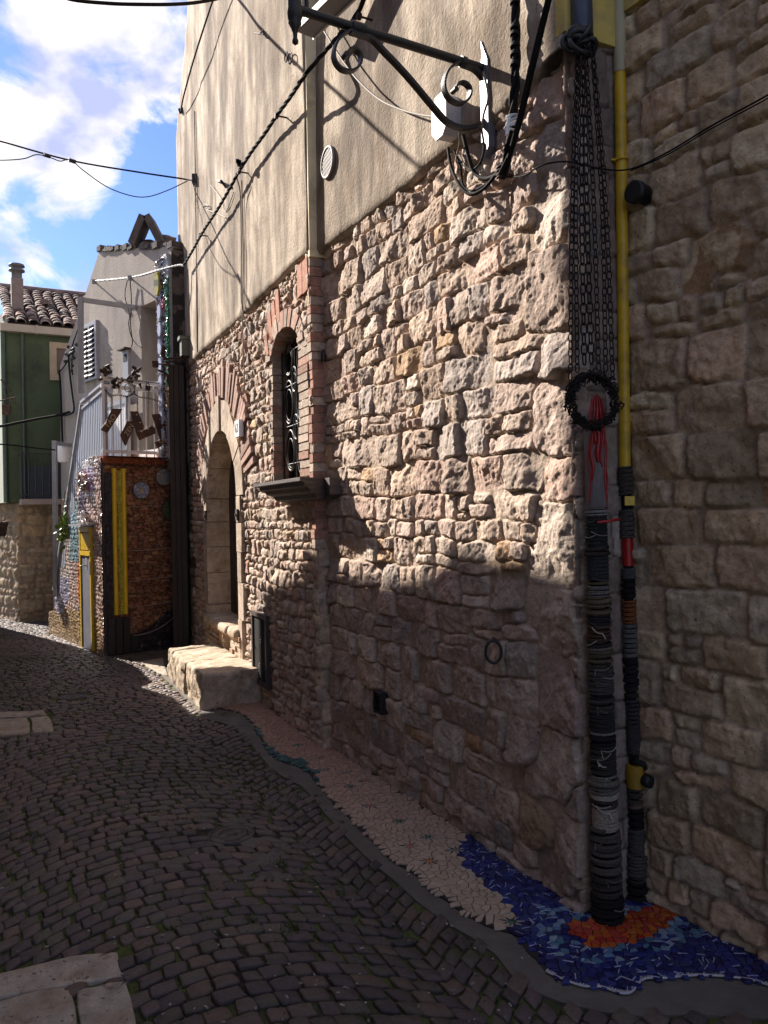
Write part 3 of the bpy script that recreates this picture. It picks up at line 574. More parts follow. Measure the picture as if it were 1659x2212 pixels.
# manholes
covers=[(500,1802,.115),(156,1505,.12)]
cg=[(*G(a,b),r_) for a,b,r_ in covers]
for (x,y,r_),lab in zip(cg,('small round iron water cover set among the nearer cobbles','round iron cover in the cobbles beyond the pale slab')):
    t=empty('manhole_cover',lab,'manhole cover','round covers in the street')
    mb=MB(); mb.lathe((x,y,-.02),[(r_,0),(r_,.022),(r_*.9,.024),(r_*.88,.019),(r_*.7,.019),(r_*.68,.024),(r_*.5,.024),(r_*.48,.019),(r_*.2,.019),(r_*.18,.024),(.0001,.024)],32); mb.build('cover_plate',mat('worn cast iron',(.05,.04,.037),rough=.55,var=.3,bump=.3,metal=.2),t)
# cobbles laid in waves
streetP=[tuple(RW.p(-2.2,0,0)[:2]),tuple(I0),tuple(C0),tuple(A0),tuple(A.p(4.7,0,0)[:2]),(-2.5,9.4),tuple(M0),tuple(M.p(2.45,0,0)[:2]),(-5.0,12.2),(-5.5,12.0),(-7.9,15.0),(-9.5,14.2),(-7.9,11.2),(-5.9,11.8),(-3.35,6.0),(-1.2,1.0),(.9,-.4)]
th=R_(27); du=np.array([-math.sin(th),math.cos(th)]); dv=np.array([math.cos(th),math.sin(th)]); Wl=1.35; pit=.079; rise=.33
def wave(v): f=(v/Wl)%1.; return rise*(1-(2*f-1)**2)
cells=[]; rnd=np.random.RandomState(9)
for k in range(-14,235):
    v=-6.5+rnd.uniform(0,.1)
    while v<4:
        sl=abs((wave(v+.01)-wave(v-.01))/.02); wv=pit*rnd.uniform(.8,1.3)/math.sqrt(1+sl*sl*.55)
        cells.append((k*pit,v,wv)); v+=wv
cells=np.array(cells); uu=cells[:,0]+np.array([wave(v) for v in cells[:,1]])
cxy=np.outer(uu,du)+np.outer(cells[:,1],dv)
ok=inpoly(cxy[:,0],cxy[:,1],streetP)
ok&=~inpoly(cxy[:,0],cxy[:,1],conP)
for s in slabG: 
    c=np.mean(s,0); s2=[tuple(c+(np.array(p)-c)*1.05) for p in s]; ok&=~inpoly(cxy[:,0],cxy[:,1],s2)
for x,y,r_ in cg: ok&=((cxy[:,0]-x)**2+(cxy[:,1]-y)**2)>(r_+.03)**2
stepP=[tuple(A.p(u,0,o)[:2]) for u,o in ((1.4,-.1),(1.4,.5),(2.95,.53),(2.95,-.1))]; ok&=~inpoly(cxy[:,0],cxy[:,1],stepP)
mb=MB(); cpal=[(.085,.066,.060),(.074,.058,.056),(.095,.072,.060),(.078,.066,.056),(.088,.066,.064),(.108,.078,.060),(.064,.052,.051),(.080,.072,.055)]
V=[];Fc=[];Cc=[]
SH=[(-1,-.55),(-.9,-1),(0,-1.03),(.9,-1),(1,-.55),(1.02,.5),(.9,1),(0,1.03),(-.9,1),(-1.02,.5)]
nS=len(SH)
for i in np.where(ok)[0]:
    u0,v0,wv=cells[i]; g=rnd.uniform(.004,.010); hu=(pit-g)/2*rnd.uniform(.92,1.02); hv=(wv-g)/2; zz=rnd.normal(0,.0018)+.004*fbm(np.array(cxy[i,0]*1.5),np.array(cxy[i,1]*1.5),2,5)
    tx,ty=rnd.normal(0,.045,2); jit=rnd.uniform(-.11,.11,(nS,2)); pt=float(fbm(np.array(cxy[i,0]*.8),np.array(cxy[i,1]*.8),3,55)); c=np.array(cpal[rnd.randint(len(cpal))])*np.array([1.2,1.12,1.1])*rnd.uniform(.85,1.15)*(1+.45*pt)
    b0=len(V); rings=((1.0,-.03),(1.0,-.007),(.95,-.001),(.84,.0018))
    base=[]
    for j,(a,b) in enumerate(SH):
        vv=v0+hv*(b+jit[j,0]); sk=wave(vv)-wave(v0); uu_=u0+wave(v0)+max(-.6*hv,min(.6*hv,sk*.9))+hu*(a+jit[j,1]); base.append((uu_,vv))
    cu=u0+wave(v0)
    for s_,z in rings:
        for (a,b) in base:
            a2=cu+(a-cu)*s_; b2=v0+(b-v0)*s_; X=a2*du[0]+b2*dv[0];Y=a2*du[1]+b2*dv[1]; V.append((X,Y,z+zz+(a2-cu)*tx+(b2-v0)*ty)); Cc.append(tuple(c*(.8 if z<-.005 else 1)))
    X=cu*du[0]+v0*dv[0];Y=cu*du[1]+v0*dv[1]; V.append((X,Y,.0028+zz)); Cc.append(tuple(c))
    for q in range(3):
        for j in range(nS): Fc.append((b0+q*nS+j,b0+q*nS+(j+1)%nS,b0+(q+1)*nS+(j+1)%nS,b0+(q+1)*nS+j))
    for j in range(nS): Fc.append((b0+3*nS+j,b0+3*nS+(j+1)%nS,b0+4*nS))
mb.v=V;mb.f=Fc;mb.c=Cc;mb.sm=[True]*len(Fc); stag(mb.build('cobbled_street',mCOB),'structure')
# moss and small weeds in the joints
mb=MB(); r=random.Random(77)
cand=cxy[ok]; 
for i in range(len(cand)):
    x,y=cand[i]
    if y>9 : continue
    d=float(fbm(np.array(x*.9+3),np.array(y*.9),3,21))
    if r.random()<max(0.03,(d+.02))*3.2:
        x+=du[0]*pit*.5*r.choice((-1,1))+r.uniform(-.02,.02); y+=du[1]*pit*.5+r.uniform(-.02,.02)
        for b in range(r.randint(10,26)):
            a=r.uniform(0,6.28); q=r.gauss(0,.022); px_,py_=x+math.cos(a)*q,y+math.sin(a)*q; hh=r.uniform(.005,.016); a2=r.uniform(0,6.28); w_=r.uniform(.0025,.005); k=r.uniform(.6,1.3)
            dx,dy=math.cos(a2)*w_,math.sin(a2)*w_; mb.col=(.07*k,.09*k,.018*k)
            mb.add([(px_-dx,py_-dy,-.008),(px_+dx,py_+dy,-.008),(px_+dy*2,py_-dx*2,hh)],[(0,1,2)])
for (px_,py_,n_) in ((355,1440,60),(470,1490,30),(600,1870,50),(740,1935,50),(640,2010,60),(300,1470,40),(480,1545,25),(1040,1865,0)):
    gx_,gy_=G(px_,py_)
    for b in range(n_):
        a=r.uniform(0,6.28); q=abs(r.gauss(0,.035)); hh=r.uniform(.01,.035); a2=r.uniform(0,6.28); k=r.uniform(.7,1.4); mb.col=(.05*k,.075*k,.012*k); dx,dy=math.cos(a2)*.003,math.sin(a2)*.003; X=gx_+math.cos(a)*q;Y=gy_+math.sin(a)*q
        mb.add([(X-dx,Y-dy,-.01),(X+dx,Y+dy,-.01),(X+r.uniform(-.015,.015),Y+r.uniform(-.015,.015),hh)],[(0,1,2)])
stag(mb.build('joint_moss',mMOSS),'stuff')

r=random.Random(15); mb=MB()                  # cement smeared over the setts by the water cover
mb.col=(.17,.15,.125)
for (px_,py_,ra,rb) in ((520,1784,.10,.05),(470,1815,.07,.05),(548,1815,.12,.06),(575,1850,.09,.07),(585,1885,.10,.05),(560,1862,.07,.10),(610,1835,.05,.04),(500,1700,.12,.04),(430,1760,.08,.03)):
    gx_,gy_=G(px_,py_); a0=r.uniform(0,3); n_=26; pts=[]
    for k in range(n_): a_=6.283*k/n_; q=1+.35*math.sin(a_*3+a0)+.25*math.sin(a_*7+a0*3)+r.uniform(-.12,.12); x_=ra*q*math.cos(a_);y_=rb*q*math.sin(a_); pts.append((gx_+x_*math.cos(a0)-y_*math.sin(a0),gy_+x_*math.sin(a0)+y_*math.cos(a0)))
    mb.add([(gx_,gy_,.0022)]+[(gx_+(x-gx_)*.7,gy_+(y-gy_)*.7,.0016) for x,y in pts]+[(x,y,-.0035) for x,y in pts],[(0,1+k,1+(k+1)%n_) for k in range(n_)]+[(1+k,1+n_+k,1+n_+(k+1)%n_,1+(k+1)%n_) for k in range(n_)],True)
stag(mb.build('cement_smears',mCON),'stuff')
mb=MB(); r=random.Random(16)                    # grit and scraps lying on the setts
for k in range(420):
    px_,py_=r.uniform(0,1150),r.uniform(1480,2212); gx_,gy_=G(px_,py_)
    if not inpoly(np.array([gx_]),np.array([gy_]),streetP)[0]: continue
    s_=r.uniform(.0015,.0042)*(1.6 if r.random()<.1 else 1); g=r.uniform(.08,.42); mb.col=(g,g*.9,g*.78); a_=r.uniform(0,3.1); ca,sa=math.cos(a_),math.sin(a_)
    mb.box((gx_,gy_,.003+s_*.4),s_*r.uniform(.8,2.2),s_*.8,s_*.5,((ca,sa,0),(-sa,ca,0),(0,0,1)))
stag(mb.build('street_grit',mBRK),'stuff')

# ---- mosaic strip along the wall foot
def clipc(poly,a,b,c):                           # keep a*x+b*y<=c
    o=[]
    for i in range(len(poly)):
        p=poly[i];q=poly[(i+1)%len(poly)]; dp=a*p[0]+b*p[1]-c;dq=a*q[0]+b*q[1]-c
        if dp<=0: o.append(p)
        if (dp<0)!=(dq<0) and dp!=dq: t=dp/(dp-dq); o.append((p[0]+(q[0]-p[0])*t,p[1]+(q[1]-p[1])*t))
    return o
def voronoi(pts,rad,gap):
    pts=np.array(pts); res=[]
    for i,p in enumerate(pts):
        d=np.hypot(pts[:,0]-p[0],pts[:,1]-p[1]); nb=np.argsort(d)[1:13]; poly=[(p[0]-rad,p[1]-rad),(p[0]+rad,p[1]-rad),(p[0]+rad,p[1]+rad),(p[0]-rad,p[1]+rad)]
        for j in nb:
            if d[j]<1e-6 or d[j]>2*rad: continue
            nx,ny=(pts[j]-p)/d[j]; poly=clipc(poly,nx,ny,nx*p[0]+ny*p[1]+d[j]/2-gap)
            if len(poly)<3: break
        res.append(poly)
    return res
mosaic=empty('ground_mosaic','peach teal and blue broken tile mosaic strip along the wall foot','mosaic')
mb=MB(); mb.prism([(x,y,-.02) for x,y in mosP],(0,0,.026)); mb.build('mosaic_bed',mat('dark grout',(.03,.022,.018),rough=1,var=.2),mosaic)
blueP=[G(*p) for p in [(985,1838),(1003,1870),(1035,1905),(1065,1925),(1085,1950),(1120,1978),(1133,2000),(1117,2022),(1128,2040),(1140,2060),(1165,2080),(1180,2103),(1215,2120),(1260,2135),(1300,2137),(1340,2150),(1365,2147),(1390,2120),(1430,2118),(1490,2112),(1540,2112),(1600,2118),(1659,2133),(1950,2300)]]+[RW.p(-2.2,0,-.1)[:2],I0+np.array([.1,.1]),C0+np.array([.05,.1]),B.p(.9,0,-.1)[:2]]
redP=[G(*p) for p in [(1220,2000),(1240,1990),(1300,1995),(1400,1965),(1440,1962),(1472,1976),(1450,1990),(1440,2010),(1415,2018),(1385,2040),(1330,2046),(1298,2062),(1272,2048),(1250,2030),(1228,2018)]]
paleP=[G(*p) for p in [(1145,1985),(1180,1955),(1250,1960),(1500,1975),(1560,2020),(1500,2030),(1440,2055),(1300,2090),(1210,2075),(1160,2030)]]
tealP=[G(*p) for p in [(478,1530),(522,1541),(560,1585),(585,1622),(612,1643),(650,1655),(672,1668),(690,1700),(660,1690),(640,1668),(600,1660),(570,1632),(550,1590),(520,1556)]]+[]
tealP=[G(*p) for p in [(470,1530),(535,1550),(560,1578),(578,1606),(596,1626),(618,1638),(645,1642),(668,1655),(684,1676),(692,1700),(680,1705),(600,1665),(560,1620),(535,1580)]]
rs=np.random.RandomState(4); pts=[]; xs=[p[0] for p in mosP]; ys=[p[1] for p in mosP]
def addpts(step,cond):
    x=min(xs)
    while x<max(xs):
        y=1.6
        while y<7:
            X=x+rs.uniform(-.4,.4)*step;Y=y+rs.uniform(-.4,.4)*step; y+=step
            pts.append((X,Y)) 
        x+=step
step=.029
gxx,gyy=np.meshgrid(np.arange(-1.4,1.9,step),np.arange(2.0,6.75,step)); gxx=gxx+rs.uniform(-.42,.42,gxx.shape)*step; gyy=gyy+rs.uniform(-.42,.42,gyy.shape)*step
k=inpoly(gxx,gyy,mosP); pts=np.stack([gxx[k],gyy[k]],1)
fl=[((748,1672),0),((757,1704),1),((800,1745),2),((862,1780),1),((925,1814),1),((885,1833),2),((928,1866),3),((985,1842),0),((1105,1998),1),((642,1613),1),((690,1640),2),((700,1668),0),((790,1690),2)]
flG=[G(*p) for p,_ in fl]
dist=np.min([np.hypot(pts[:,0]-f[0],pts[:,1]-f[1]) for f in flG],0); pts=pts[dist>.05]
inb=inpoly(pts[:,0],pts[:,1],blueP)
# drop some seeds of the peach part so its tiles are larger and more elongated
keep=inb|(rs.rand(len(pts))<.72); pts=pts[keep]
polys=voronoi(pts,.05,.0016)
inb=inpoly(pts[:,0],pts[:,1],blueP);inr=inpoly(pts[:,0],pts[:,1],redP);inp=inpoly(pts[:,0],pts[:,1],paleP);inte=inpoly(pts[:,0],pts[:,1],tealP)
mb=MB(); mbx=[(x,y) for x,y in mosP]
cen=np.mean([p for p in pts],0)
for i,pl_ in enumerate(polys):
    if len(pl_)<3: continue
    P_=np.array(pl_); ins=inpoly(P_[:,0],P_[:,1],mosP)
    if not ins.all():
        P_=np.where(ins[:,None],P_,pts[i]+(P_-pts[i])*.35)
    k=rs.uniform(.82,1.15)
    if inr[i]: c=[(.42,.075,.012),(.36,.03,.012),(.45,.11,.015),(.40,.05,.03)][rs.randint(4)]
    elif inb[i] and inp[i] and rs.rand()<.5: c=[(.15,.22,.32),(.10,.17,.28),(.20,.27,.33),(.07,.15,.22)][rs.randint(4)]
    elif inb[i]: c=[(.012,.016,.11),(.018,.025,.15),(.010,.010,.07),(.02,.03,.10),(.03,.04,.16)][rs.randint(5)]
    elif inte[i]: c=[(.03,.095,.095),(.022,.07,.075),(.05,.12,.10)][rs.randint(3)]
    else:
        t=min(1,max(0,(5.4-pts[i][1])/2.0)); a=np.array((.37,.215,.15));b=np.array((.44,.33,.23)); c=a*(1-t)+b*t+rs.uniform(-.02,.02); k=rs.uniform(.92,1.08)
    mb.col=tuple(np.clip(np.array(c)*k,.004,1)); tz=rs.uniform(-.0012,.0012); nn=len(P_); ce=P_.mean(0); I_=ce+(P_-ce)*.93
    mb.add([(x,y,.004) for x,y in P_]+[(x,y,.0105+tz) for x,y in P_]+[(x,y,.012+tz) for x,y in I_],[(j,(j+1)%nn,nn+(j+1)%nn,nn+j) for j in range(nn)]+[(nn+j,nn+(j+1)%nn,2*nn+(j+1)%nn,2*nn+j) for j in range(nn)]+[tuple(2*nn+j for j in range(nn))])
mb.build('mosaic_tiles',mTILE,mosaic)
mb=MB(); r=random.Random(6)                     # star flowers in the mosaic
FC=[(.20,.18,.13),(.05,.10,.055),(.42,.12,.06),(.50,.16,.03)]
for (x,y),(_,kk) in zip(flG,fl):
    mb=MB(); mb.col=FC[kk]; mb.lathe((x,y,.006),[(.016,0),(.016,.008),(.0001,.0085)],9)
    for i in range(16):
        a=2*math.pi*i/16+r.uniform(-.1,.1); L_=r.uniform(.035,.05); mb.col=((.42,.38,.34) if i%2 else (.05,.035,.03)) if kk!=1 else ((.05,.045,.03) if i%2 else (.38,.34,.3))
        ca,sa=math.cos(a),math.sin(a); w_=.0036; p=[(x+ca*.019-sa*w_,y+sa*.019+ca*w_),(x+ca*.019+sa*w_,y+sa*.019-ca*w_),(x+ca*L_,y+sa*L_)]
        mb.prism([(a_,b_,.006) for a_,b_ in p],(0,0,.008))
    mb.build('mosaic_flower',mTILE,mosaic)
mb=MB(); mb.col=(.42,.40,.42); bo=[G(*p) for p in mosE[28:]]; bo=smoothpath([(x,y,.008) for x,y in bo],6)
mb.tube(bo,.0042,6); r=random.Random(4)
for a,b in zip(bo[:-1],bo[1:]):
    t=(b-a)/np.linalg.norm(b-a); n_=np.array([-t[1],t[0],0])
    for s in np.arange(0,np.linalg.norm(b-a),.012): c=a+t*s+n_*.006; mb.box(c,.003,.006,.003,(t,n_,(0,0,1)))
mb.build('mosaic_edging',mTILE,mosaic); mb=MB()
for i in range(150):                             # slivers of white and pale tile in the blue
    while True:
        x=r.uniform(.2,1.6);y=r.uniform(2.4,4.2)
        if inpoly(np.array([x]),np.array([y]),[tuple(q) for q in blueP])[0] and inpoly(np.array([x]),np.array([y]),mosP)[0] and not inpoly(np.array([x]),np.array([y]),[tuple(q) for q in redP])[0]: break
    a=r.uniform(0,3.14); L_=r.uniform(.006,.02); k=r.uniform(.6,1); mb.col=(.40*k,.42*k,.55*k); mb.box((x,y,.012),L_,.0016,.0015,((math.cos(a),math.sin(a),0),(-math.sin(a),math.cos(a),0),(0,0,1)))
mb.build('tile_slivers',mTILE,mosaic)['kind']='stuff'

# ================================================================ rope-bound pipes
def helix(c0,c1,r0,r1,rr,pitch,seed=0,wob=.0,per=14):
    c0=np.array(c0);c1=np.array(c1);L_=np.linalg.norm(c1-c0); n=max(2,int(L_/pitch*per)); pts=[]; r=random.Random(seed); ph=r.uniform(0,6)
    d=(c1-c0)/L_; x=np.cross(d,(0,1,0)); x/=np.linalg.norm(x); y=np.cross(d,x)
    for i in range(n+1):
        t=i/n; a=2*math.pi*i/per; rad=r0+(r1-r0)*t+wob*math.sin(a*.37+ph); pts.append(c0+(c1-c0)*t+d*wob*1.5*math.sin(a*.5+ph*2)+(x*math.cos(a)+y*math.sin(a))*rad)
    return pts
PB=np.array([*G(1313,1990),0.]); PT=P(1262,40,PB[1]+.0); PT=np.array([PT[0],PB[1]+.03,PT[2]])
def pole(z): t=(z-PB[2])/(PT[2]-PB[2]); return PB+(PT-PB)*t
def zat(py,X=1290): return H+(1106-S*(X-829.5)-py)/F*PB[1]
t=empty('rope_bound_downpipe','thick dark downpipe in the corner bound with many ropes below a grey plank','downpipe')
def seg(mbk,z0,z1,r,**k): mbk.tube([pole(z0),pole(z1)],r,20)
mb=MB(); mb.tube([pole(zat(95)),pole(4.6)],.040,20); mb.build('upper_pipe',mat('dark blue pipe paint',(.035,.045,.075),rough=.4,var=.3,bump=.1,c2=(.3,.3,.32),c2s=9,c2t=(.66,.7)),t)
mb=MB(); mb.tube([pole(z) for z in np.linspace(0,zat(1100),30)],.031,16); mb.build('pipe_core',mCAB,t)
mb=MB(); a=pole(zat(1095));b=pole(zat(900)); 
mb.tube([pole(zat(1095))-np.array([0,.012,0]),pole(zat(905))-np.array([0,.012,0]),pole(zat(895))],[.041,.039,.028],16); pk=mb.build('grey_plank',mat('weathered plank',(.15,.13,.125),rough=.9,var=.35,vs=18,bump=.5,stretch=(1,1,.2)),t)
mb=MB(); r=random.Random(9)                      # red paint runs
for i,(dx,ya,yb,w_) in enumerate([(-.022,925,1040,.006),(-.030,940,1090,.004),(.0,880,1000,.009),(.012,915,1010,.004),(.028,900,1100,.005),(.034,940,1060,.004),(-.012,900,960,.007),(.02,890,960,.007),(-.006,925,985,.005)]):
    pts=[]
    for k in range(9):
        z=zat(ya+(yb-ya)*k/8); p=pole(z); xo=dx+.004*math.sin(k*1.3+i); pts.append(p+np.array([xo,-.012-math.sqrt(max(.0001,.0405**2-xo*xo))-.0005,0]))
    mb.tube(pts,[w_*(.6 if k in(0,8) else 1) for k in range(9)],6,flat=1)
mb.build('red_paint_runs',mat('red gloss paint',(.34,.008,.008),rough=.35,var=.2,bump=0),t)
mb=MB(); p0=pole(zat(872)); 
for k in range(5): q=p0+np.array([(k-2)*.008,-.05,0]); mb.tube([q+np.array([0,.0,.03-abs(k-2)*.008]),q+np.array([(k-2)*.004,-.005,-.03]),q+np.array([(k-2)*.006,.0,-.09-.02*(k%2)])],[.006,.005,.003],6)
mb.build('red_rag',MATS['red gloss paint'],t)
BANDS=[(1090,1112,.050,.0042,(.30,.27,.26)),(1114,1124,.048,.003,(.05,.04,.04)),(1126,1180,.047,.0042,(.035,.04,.038)),(1182,1198,.050,.010,(.05,.04,.035)),(1200,1252,.048,.0042,(.05,.05,.055)),(1256,1262,.047,.006,(.16,.12,.07)),(1264,1288,.050,.0052,(.17,.15,.13)),(1290,1320,.047,.012,(.15,.115,.07)),(1322,1348,.048,.006,(.03,.028,.028)),(1350,1356,.05,.009,(.09,.05,.035)),(1358,1384,.049,.0045,(.10,.05,.035)),(1386,1396,.052,.008,(.035,.03,.028)),(1398,1402,.053,.006,(.2,.17,.14)),(1404,1428,.050,.010,(.10,.08,.05)),(1430,1442,.050,.006,(.05,.045,.04)),(1444,1496,.054,.0058,(.085,.072,.065)),(1498,1506,.05,.004,(.03,.028,.026)),(1508,1538,.050,.011,(.06,.048,.042)),(1540,1578,.054,.0052,(.038,.036,.034)),(1578,1584,.056,.006,(.24,.21,.18)),(1584,1606,.052,.010,(.02,.018,.018)),(1608,1668,.055,.0058,(.045,.04,.036)),(1670,1676,.057,.006,(.2,.18,.15)),(1678,1708,.056,.014,(.16,.14,.11)),(1708,1722,.060,.0065,(.42,.37,.32)),(1724,1738,.055,.008,(.06,.045,.04)),(1740,1790,.056,.0040,(.40,.33,.26)),(1790,1832,.062,.0105,(.085,.07,.06)),(1832,1880,.064,.0100,(.10,.08,.07)),(1880,1930,.064,.0085,(.055,.045,.04)),(1930,2000,.066,.0110,(.018,.015,.015))]
for i,(ya,yb,rad,rr,c) in enumerate(BANDS):
    rad=rad*.80; rr=rr*.86
    mb=MB(); mb.col=c; z1,z0=zat(ya),max(.0,zat(yb)); mb.tube(helix(pole(z0),pole(z1),rad,rad,rr,rr*1.9,i,wob=rr*.28 if rr<.0095 else rr*.5),rr,6)
    if rr>=.0095:
        for k in range(3): mb.col=tuple(x*random.Random(i*7+k).uniform(.5,1.6) for x in c); zz=z0+(z1-z0)*(k+.5)/3; mb.tube(helix(pole(zz-.008),pole(zz+.008),rad+rr*.9,rad+rr*.8,.0035,.012,i+k),.0035,6)
    mb.build('rope_wrap',mROPE,t)
mb=MB(); r=random.Random(41)
for k in range(34):
    y0=r.uniform(1110,1960); a0=r.uniform(-2.6,-.5); a1=a0+r.uniform(.5,1.8)*r.choice((-1,1)); dzz=r.uniform(-.03,.03); rad=np.interp(y0,[1100,1700,1990],[.044,.051,.062]); g=r.choice([.5,.3,.12,.04]); pts=[]
    for j in range(7): t_=j/6; an=a0+(a1-a0)*t_; c=pole(zat(y0)+dzz*t_-.008*math.sin(t_*3.1)); pts.append(c+np.array([math.cos(an)*rad,math.sin(an)*rad,0]))
    if r.random()<.4: pts.append(pts[-1]+np.array([r.uniform(-.01,.01),-.01,-r.uniform(.01,.035)]))
    mb.col=(g,g*.88,g*.75); mb.tube(pts,r.uniform(.0012,.0028),5)
mb.build('loose_strings',mROPE,t)
mb=MB(); mb.tube([pole(zat(1128))+np.array([x,y,z]) for x,y,z in((-.01,-.055,0),(.03,-.058,.004),(.055,-.05,.008),(.075,-.04,.010))],.0055,8); mb.build('red_cable_end',MATS['red gloss paint'],t)
# gas pipe
GBt=np.array([*G(1376,1945),0.]); 
def gp(z):
    x=1349.5 if 0 else None
    px_=1340+ (1110-0)*0
    return None
GX=[(-200,1334),(200,1340),(1008,1350),(1200,1356),(1420,1362),(1700,1373),(1945,1378)]
def gpt(py): 
    x=np.interp(py,[a for a,b in GX],[b for a,b in GX]); r_=ray(x,py); Y=GBt[1]; p=r_*Y; return np.array([p[0],Y+.0,H+p[2]])
t=empty('yellow_gas_pipe','yellow gas pipe with its rope-bound lower half beside the thick downpipe','pipe')
mb=MB(); mb.tube([gpt(y) for y in (-900,-300,100,400,700,1008)],.0225,16); mb.build('pipe',mYP,t)
mb=MB(); mb.tube([gpt(y) for y in (-900,-300,60,158)],.0255,16); mb.build('pale_sleeve',mat('pale pipe paint',(.42,.36,.22),rough=.6,var=.1,bump=0),t)
mb=MB(); mb.tube([gpt(y) for y in (1008,1300,1600,1945)],.018,12); mb.build('pipe_core',mCAB,t)
mb=MB(); p=gpt(345); mb.tube(helix(p-np.array([0,0,.006]),p+np.array([0,0,.006]),.026,.026,.004,.012),.005,6); mb.tube([p+np.array([-.04,.0,.0]),p+np.array([.04,.0,0])],.005,6); mb.build('pipe_clip',mYP,t)
for i,(ya,yb,rad,rr,c) in enumerate([(1010,1068,.026,.0045,(.085,.068,.055)),(1100,1160,.026,.0048,(.10,.085,.075)),(1226,1248,.026,.003,(.10,.10,.10)),(1250,1292,.022,.006,(.018,.014,.018)),(1296,1344,.024,.0046,(.26,.085,.035)),(1346,1418,.026,.005,(.15,.14,.13)),(1420,1480,.024,.009,(.02,.018,.02)),(1482,1505,.024,.006,(.035,.03,.03)),(1507,1560,.025,.0042,(.065,.055,.055)),(1562,1625,.025,.003,(.075,.06,.06)),(1700,1728,.028,.007,(.07,.055,.045)),(1730,1742,.026,.008,(.17,.11,.08)),(1744,1788,.024,.007,(.02,.016,.016)),(1790,1842,.029,.0048,(.095,.078,.068)),(1842,1886,.034,.007,(.10,.08,.07)),(1886,1900,.032,.006,(.055,.05,.045)),(1900,1960,.034,.009,(.02,.016,.016))]):
    mb=MB(); mb.col=c; a,b=gpt(yb),gpt(ya); a[2]=max(0,a[2]); mb.tube(helix(a,b,rad,rad,rr,rr*1.9,i+50,wob=rr*.25),rr,6); mb.build('rope_wrap',mROPE,t)
mb=MB(); mb.tube([gpt(y) for y in (1162,1222)],.0225,14); mb.build('red_band',MATS['red gloss paint'],t)
mb=MB(); p=gpt(1082); mb.box(p+np.array([.004,-.03,0]),.019,.006,.018); mb.lathe(p+np.array([.004,-.036,0]),[(.004,0),(.004,.004)],8,(0,-1,0)); mb.build('yellow_bracket',mYO,t)
mb=MB(); p=gpt(1675); mb.tube([p-np.array([0,0,.045]),p+np.array([0,0,.045])],[.036,.036],16); mb.build('yellow_valve',mat('dirty yellow',(.30,.17,.01),rough=.6,var=.4,bump=.1),t)
mb=MB(); mb.lathe(p+np.array([.03,-.028,-.01]),[(.024,0),(.024,.03),(.015,.034)],14,(.4,-1,0)); mb.tube([p+np.array([-.01,-.04,.07]),p+np.array([.03,-.03,.05]),p+np.array([.05,-.02,.0])],.012,8); mb.build('valve_knob',mIRON,t)
# ---- chains hanging from a knot, with a wreath
def chain(mb,path,L_=.026,wd=.015,rr=.0023,seg=5,tw=None,slack=1):
    path=[np.array(p,float) for p in path]; ds=[0]
    for a,b in zip(path[:-1],path[1:]): ds.append(ds[-1]+np.linalg.norm(b-a))
    n=int(ds[-1]/(L_*.80)); r=random.Random(n)
    for i in range(n):
        s=(i+.5)*L_*.80; j=max(k for k in range(len(ds)) if ds[k]<=s); j=min(j,len(path)-2); t_=(s-ds[j])/(ds[j+1]-ds[j]+1e-9); c=path[j]+(path[j+1]-path[j])*t_
        d=path[j+1]-path[j]; d/=np.linalg.norm(d); x=np.cross(d,(.3,1,.1)); x/=np.linalg.norm(x); y=np.cross(d,x); a=(i%2)*math.pi/2+.55+r.uniform(-.15,.15)
        w_=x*math.cos(a)+y*math.sin(a); hl=L_/2-wd/2; pts=[]
        for k in range(4): th_=math.pi*(k/3); pts.append(c+d*(hl+wd/2*math.sin(th_))+w_*wd/2*math.cos(th_))
        for k in range(4): th_=math.pi+math.pi*(k/3); pts.append(c+d*(-hl+wd/2*math.sin(th_))+w_*wd/2*math.cos(th_))
        mb.tube(pts,rr,seg,True)
KN=pole(zat(100))+np.array([-.01,-.05,0])
t=empty('scrap_knot','black tangled iron knot on the downpipe from which the chains hang','knot')
mb=MB(); r=random.Random(14)
for k in range(16):
    c=KN+np.array([r.uniform(-.045,.035),r.uniform(-.02,.035),r.uniform(-.035,.035)]); R1=r.uniform(.02,.042); ax=np.array([r.gauss(0,1),r.gauss(0,1),r.gauss(0,1)]); ax/=np.linalg.norm(ax); x=np.cross(ax,(0,0,1)); x/=np.linalg.norm(x)+1e-9; y=np.cross(ax,x)
    mb.tube([c+(x*math.cos(a)+y*math.sin(a))*R1 for a in np.linspace(0,6.283,12,endpoint=False)],r.uniform(.008,.013),7,True)
mb.build('knot_coils',mIRON,t)
WC=P(1280,866,PB[1]-.085)
cols=[(1236,-.9),(1244,-.7),(1257,-.4),(1268,-.15),(1283,.25),(1301,.75),(1309,1.0)]; nC=8
labs=['leftmost','second','third','fourth','fifth','sixth','seventh','eighth','ninth','tenth']
for i,(px_,s) in enumerate(cols):
    a=KN+np.array([s*.03,-.015+.02*math.sin(i*2.1),-.03]); end=P(1232+(i/6)*92,838-34*math.sin(math.pi*(.12+.76*i/6)) ,WC[1]+.01*math.cos(i)); 
    mid=P(px_,450,WC[1]+.02+.012*math.sin(i*1.7)); q=smoothpath([a,mid,end],6)
    mb=MB(); big=i in (2,3); chain(mb,q,.046 if big else .035,.022 if big else .0175,.003 if big else .0024)
    o=mb.build('hanging_chain',mCHN); tag(o,'rusty chain hanging from the black knot to the wreath, %s of seven from the left'%labs[i],'chain','chains hanging from the black knot')
t=empty('chain_wreath','round wreath of dark rusty wire and chain hanging over the grey plank','wreath')
mb=MB(); r=random.Random(22); Rw=.083
